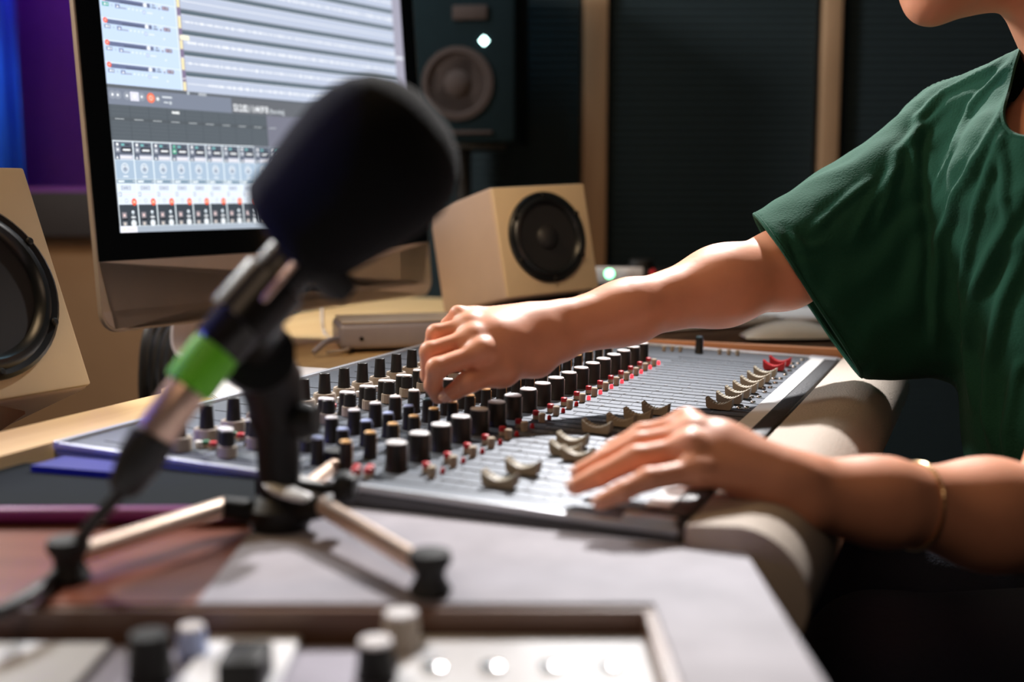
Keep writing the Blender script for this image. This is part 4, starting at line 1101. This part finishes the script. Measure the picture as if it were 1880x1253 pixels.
# --- t-shirt
sh = Shape(); S = sh.core.append; OF = .012
S(c_(CHEST + V3(-.015, .0, 0), BELLY + V3(-.012, 0, -.04), .122, .112, .05)); S(c_(BELLY, PEL + V3(0, 0, .02), .108, .128, .05))
S(c_(RS, CHEST + V3(0, .04, .02), .058, .10, .05)); S(c_(LS, CHEST + V3(.01, -.04, 0), .062, .10, .05))
S(c_(NB + V3(-.005, .03, -.02), RS + V3(0, -.02, .014), .046, .050, .05)); S(c_(NB + V3(-.005, -.03, -.02), LS + V3(0, .02, .014), .046, .052, .05)); S(c_(NB + V3(-.01, 0, -.03), CHEST + V3(-.03, 0, .02), .062, .09, .05))
# reaching sleeve: follows the arm above, sags below it
q1, q2 = at(1420, 480, 1.262), at(1748, 268, 1.345)
S(c_(q1, q2, .051, .060, .03)); 
S(c_(at(1440, 530, 1.262), at(1735, 420, 1.33), .058, .085, .05)); S(c_(at(1520, 602, 1.268), at(1720, 520, 1.31), .046, .082, .05)); S(c_(at(1580, 620, 1.27), at(1760, 560, 1.29), .036, .075, .05))
S(c_(at(1905, 158, 1.25), at(1765, 240, 1.33), .042, .050, .04))
# near sleeve (outside the picture)
S(c_(LS, LS.lerp(LE, .55), .065, .075, .04))
Vs, Fs = surface(sh, (.10, .78, .50), (.86, 1.52, 1.30), .0034)
Vs = smooth(Vs, Fs, 4)
ns = vnormals(Vs, Fs)
# folds: ridges fanning out from the neck over the chest, and from the shoulder down the sleeve
def proj_np(X):
    d = X - np.array(CAM); f = d[:, 1] * CP - d[:, 2] * SP; u_ = d[:, 1] * SP + d[:, 2] * CP
    return d[:, 0], d[:, 1], d[:, 2]
from mathutils import noise
def fold(X):
    nk = np.array(NB + V3(-.03, .02, .05)); rs = np.array(RS + V3(.03, -.03, .05))
    dx = X - nk; r = np.linalg.norm(dx, axis=1)
    ang = np.arctan2(dx[:, 1] * .55 + dx[:, 0] * .9, -dx[:, 2] + .02)
    nz = np.array([noise.noise(Vector((a * 9, b * 9, c * 6))) for a, b, c in X])
    nz2 = np.array([noise.noise(Vector((a * 22 + 5, b * 22, c * 12))) for a, b, c in X])
    w1 = np.sin(ang * 21 + nz * 2.6 + 1.2 * np.sin(r * 9)); w2 = np.sin(ang * 47 + nz * 4 + 1)
    ridge = (1 - np.abs(w1)) ** 1.6 * 2 - .6
    chest = .0016 * ridge * np.clip(r / .14 - .35, 0, 1) * (.6 + .8 * np.abs(nz)) + .0014 * w2 * np.clip(r / .2 - .3, 0, 1)
    ds = X - rs; a2 = np.arctan2(ds[:, 2], ds[:, 0]); w3 = np.sin(a2 * 13 + nz * 3.5)
    slv = .0022 * w3 * np.clip(np.linalg.norm(ds, axis=1) / .2 - .4, 0, 1) + .0020 * np.sin(a2 * 30 + nz2 * 3) * np.clip(np.linalg.norm(ds, axis=1) / .2 - .3, 0, 1)
    t = np.clip((RS.x - .05 - X[:, 0]) / .06, 0, 1)
    return chest * (1 - t) + slv * t + .0020 * nz2
BVS = BVHTree.FromPolygons([Vector(v) for v in Vs.tolist()], Fs.tolist())
FOLDS = [  # creases of the cloth, each traced along the surface: (height, half width, points)
    (.0075, .0062, [(1871, 84), (1819, 128), (1731, 170), (1690, 215), (1675, 265), (1684, 328)]),
    (.0100, .0075, [(1877, 135), (1819, 252), (1760, 351), (1725, 445), (1710, 551), (1722, 674)]),
    (.0060, .0055, [(1854, 117), (1783, 193), (1748, 281), (1705, 375)]),
    (.0085, .0065, [(1865, 187), (1807, 328), (1778, 445), (1766, 527), (1783, 644)]),
    (.0065, .0055, [(1838, 264), (1842, 351), (1850, 410)]),
    (.0100, .0080, [(1877, 363), (1819, 469), (1785, 545), (1774, 640), (1790, 760)]),
    (.0110, .0085, [(1880, 457), (1838, 556), (1812, 674), (1816, 760), (1835, 850)]),
    (.0080, .0070, [(1888, 600), (1862, 700), (1850, 800), (1860, 880)]),
    (.0060, .0060, [(1742, 190), (1649, 281), (1631, 351), (1608, 430)]),
    (.0045, .0050, [(1650, 305), (1600, 372), (1560, 450)]),
    (.0045, .0048, [(1600, 330), (1532, 385), (1485, 432)]),
    (.0042, .0042, [(1450, 432), (1478, 458), (1520, 446)]),
    (.0038, .0040, [(1432, 455), (1450, 480), (1490, 488)]),
    (-.0080, .0070, [(1690, 255), (1697, 375), (1708, 469), (1703, 560), (1694, 625)]),
    (-.0050, .0050, [(1438, 418), (1480, 520), (1545, 610), (1590, 655)])]
def folds(X):
    out = np.zeros(len(X)); c0_ = CAM
    for a, w_, px in FOLDS:
        hits = []
        for (x0_, y0_), (x1_, y1_) in zip(px, px[1:]):
            for k in range(8):
                r_1 = ray(x0_ + (x1_ - x0_) * k / 8, y0_ + (y1_ - y0_) * k / 8); h_ = BVS.ray_cast(c0_, r_1.normalized())
                if h_[0]: hits.append(h_[0])
        if len(hits) < 2: continue
        H_ = np.array([list(h) for h in hits]); n_ = len(H_)
        ok = (np.abs(X[:, None, :] - H_.mean(0)[None, None]).max((1, 2)) < .35); Xi = X[ok]
        best = np.full(len(Xi), 9.0); tt_ = np.zeros(len(Xi))
        for k in range(n_ - 1):
            p0, p1 = H_[k], H_[k + 1]; d_ = p1 - p0
            if (d_ @ d_) > .004: continue
            t_ = np.clip((Xi - p0) @ d_ / (d_ @ d_ + 1e-12), 0, 1); dd_ = np.linalg.norm(Xi - p0 - t_[:, None] * d_, axis=1)
            m_ = dd_ < best; best[m_] = dd_[m_]; tt_[m_] = (k + t_[m_]) / (n_ - 1)
        env = np.clip(np.minimum(tt_, 1 - tt_) * 5 + .25, 0, 1)
        out[ok] += a * env * (np.exp(-(best / w_) ** 2) - .45 * np.exp(-(best / (w_ * 2.3)) ** 2))
    return out
Vs = Vs + ns * (fold(Vs) + folds(Vs))[:, None]
Vs = smooth(Vs, Fs, 1)
cen = Vs[Fs].mean(1)
keep = np.ones(len(Fs), bool)
pa, pb = at(1408, 424, 1.25), at(1566, 668, 1.27); ln = (pb - pa).cross(V3(.12, 1, 0)).normalized()
if ln.x > 0: ln = -ln
keep &= ~(((cen - np.array(pa)) @ np.array(ln) > 0) & (cen[:, 0] < .50))
la = LS.lerp(LE, .52); keep &= ~(((cen - np.array(la)) @ np.array((LE - LS).normalized()) > 0) & (cen[:, 1] < 1.06) & (cen[:, 2] < .93))
nkd = np.array((hp(-.03, -.055) - NB).normalized())
NH = NB + V3(-.028, -.008, .028); keep &= ~(np.linalg.norm(cen - np.array(NH), axis=1) < .073)
CF = at(1925, 205, 1.15)
for k in range(9): keep &= ~(np.linalg.norm(cen - np.array(NH.lerp(CF, k / 8)), axis=1) < .073 - .031 * k / 8)
keep &= ~(cen[:, 2] < .60)
Fk = Fs[keep]
# straighten the jagged cut rims
e = np.sort(np.concatenate([Fk[:, [0, 1]], Fk[:, [1, 2]], Fk[:, [2, 3]], Fk[:, [3, 0]]]), 1)
ue, ct = np.unique(e, axis=0, return_counts=True); be = ue[ct == 1]
nbv = {}
for a, b in be.tolist(): nbv.setdefault(a, []).append(b); nbv.setdefault(b, []).append(a)
for _ in range(30):
    new = {v: Vs[v] * .3 + .7 * Vs[n_].mean(0) for v, n_ in nbv.items()}
    for v, p_ in new.items(): Vs[v] = p_
so_ = npobj('t_shirt', Vs, Fk, M['shirt'], pers)
sm = so_.modifiers.new('s', 'SOLIDIFY'); sm.thickness = .0024; sm.offset = 0
# hems: a rolled band along every rim
seen = set()
for st_ in list(nbv):
    if st_ in seen: continue
    loop = [st_]; seen.add(st_); cur = st_
    while True:
        nx = [n_ for n_ in nbv[cur] if n_ not in seen]
        if not nx: break
        cur = nx[0]; seen.add(cur); loop.append(cur)
    if len(loop) < 30: continue
    pts = [Vector(Vs[i]) for i in loop[::3]]; pts.append(pts[0])
    ho = MB().tube(pts, .0026, M['shirt'], 6).obj('hem'); ho.parent = so_; ho.matrix_parent_inverse = (pers.matrix_world @ so_.matrix_parent_inverse).inverted()

# --- trousers, shoes, hair, chain
tr = Shape()
for s_, y0 in ((1, .08), (-1, -.08)):
    hip = PEL + V3(0, y0, -.02); kn = V3(.34, PEL.y + y0 * 2.2 + .06, .56); an = V3(.36, PEL.y + y0 * 2.2 + .06, .10)
    tr.core += [c_(hip, kn, .092, .066, .05), c_(kn, an, .064, .048, .03)]
tr.core += [c_(PEL + V3(.0, .08, 0), PEL + V3(0, -.08, 0), .115, .115, .05), c_(PEL, BELLY + V3(0, 0, -.06), .11, .100, .05)]
Vt, Ft = surface(tr, (.18, .75, .0), (.90, 1.62, .76), .007)
kt = Vt[Ft].mean(1); Ft = Ft[(kt[:, 2] > .085) & (kt[:, 2] < .70)]
npobj('trousers', Vt, Ft, M['denim'], pers)
for y0 in (.08, -.08):
    yy = PEL.y + y0 * 2.2 + .06
    shf = Shape(); shf.core += [c_(V3(.37, yy, .055), V3(.24, yy, .035), .045, .034, .02), c_(V3(.37, yy, .06), V3(.37, yy, .10), .045, .042, .02)]
    v_, f_ = surface(shf, (.15, yy - .08, 0.0), (.46, yy + .08, .16), .006); v_[:, 2] = np.maximum(v_[:, 2], .001)
    npobj('shoe', v_, f_, M['rubber'], pers)
hs = Shape()
hs.core += [('e', tuple(hp(-.030, .050)), (.098, .092, .084), HR, .02), ('e', tuple(hp(-.070, -.010)), (.055, .080, .068), HR, .03), c_(hp(-.100, -.03), hp(-.125, -.14), .035, .018, .03)]
for k in range(5): hs.core.append(c_(hp(-.024, .01, -.072), hp(-.03 - .004 * k, -.068 - .006 * k, -.066 + .004 * k), .007, .0022, .006)); hs.core.append(c_(hp(-.024, .01, .072), hp(-.03 - .004 * k, -.070, .066), .007, .003, .006))
hs.cuts.append(('e', tuple(hp(.062, -.012)), (.075, .092, .066), HR, .01))
Vh_, Fh_ = surface(hs, tuple(HC - V3(.25, .25, .28)), tuple(HC + V3(.25, .25, .25)), .005)
Vh_ = smooth(Vh_, Fh_, 2); npobj('hair', Vh_, Fh_, M['hair'], pers)
for s_ in (-1, 1):
    ey = MB().lathe([(0, -.0115), (.007, -.009), (.0110, 0), (.0085, .0078), (.0058, .0099), (0, .0115)], M['paper'], 20, axisM(hp(.0725, .020, .031 * s_), fwd)); o = ey.obj('eye'); o.parent = pers; o.matrix_parent_inverse = pers.matrix_world.inverted()
lm = MB()
for u_, rr_ in ((-.0455, .0042), (-.0550, .0048)): lm.tube([hp(.0880, u_, -.015), hp(.0915, u_ + .001, -.008), hp(.0925, u_, 0), hp(.0915, u_ + .001, .008), hp(.0880, u_, .015)], [.001, rr_, rr_, rr_, .001], M['lip'], 10)
o = lm.obj('lips'); o.parent = pers; o.matrix_parent_inverse = pers.matrix_world.inverted()
# thin chain round the near forearm
cc_ = at(1680, 975, .835); dd = (LE - LW).normalized(); x_ = dd.orthogonal().normalized(); y_ = dd.cross(x_); pts = []
c0 = LW + dd * ((cc_ - LW).dot(dd))
for k in range(60):
    a = 2 * math.pi * k / 60; dv = x_ * math.cos(a) + y_ * math.sin(a)
    h_ = BV.ray_cast(c0 + dv * .09, -dv); pts.append((h_[0] if h_[0] else c0 + dv * .033) + dv * .0012)
ch_ = MB()
for k in range(60):
    p = pts[k]; t_ = (pts[(k + 1) % 60] - p).normalized(); ch_.lathe([(0, -.0018), (.0013, -.0010), (.0013, .0010), (0, .0018)], M['gold'], 8, axisM(p, t_))
o = ch_.obj('bracelet'); o.parent = pers; o.matrix_parent_inverse = pers.matrix_world.inverted(); o['label'] = 'thin gold bracelet on the near forearm'

# --- the chair under the person
cx, cy = PEL.x + .02, PEL.y + .04
chr_ = thing('office_chair', 'dark swivel chair the person sits on, mostly hidden by shadow', 'chair', Matrix.Translation((cx, cy, 0)))
MB().box((-.02, 0, .405), (.48, .50, .07), M['seat'], bev=.03, seg=4).obj('seat', chr_)
MB().box((.30, 0, .80), (.06, .44, .50), M['seat'], rot=Matrix.Rotation(.12, 3, 'Y'), bev=.028, seg=4).obj('backrest', chr_)
MB().box((.26, 0, .45), (.03, .06, .36), M['black'], rot=Matrix.Rotation(.2, 3, 'Y'), bev=.005).obj('back_support', chr_)
MB().lathe([(.028, .09), (.028, .37), (0, .37)], M['black'], 24).obj('gas_column', chr_)
for k in range(5):
    a = 2 * math.pi * k / 5 + .3
    lg = MB().tube([(0, 0, .10), (.28 * math.cos(a), .28 * math.sin(a), .065)], [.024, .014], M['black'], 10).obj('base_leg', chr_)
    MB().lathe([(0, -.012), (.026, -.012), (.026, .012), (0, .012)], M['rubber'], 20, Matrix.Translation((.28 * math.cos(a), .28 * math.sin(a), .027)) @ Matrix.Rotation(math.radians(90), 4, 'X')).obj('castor', lg)
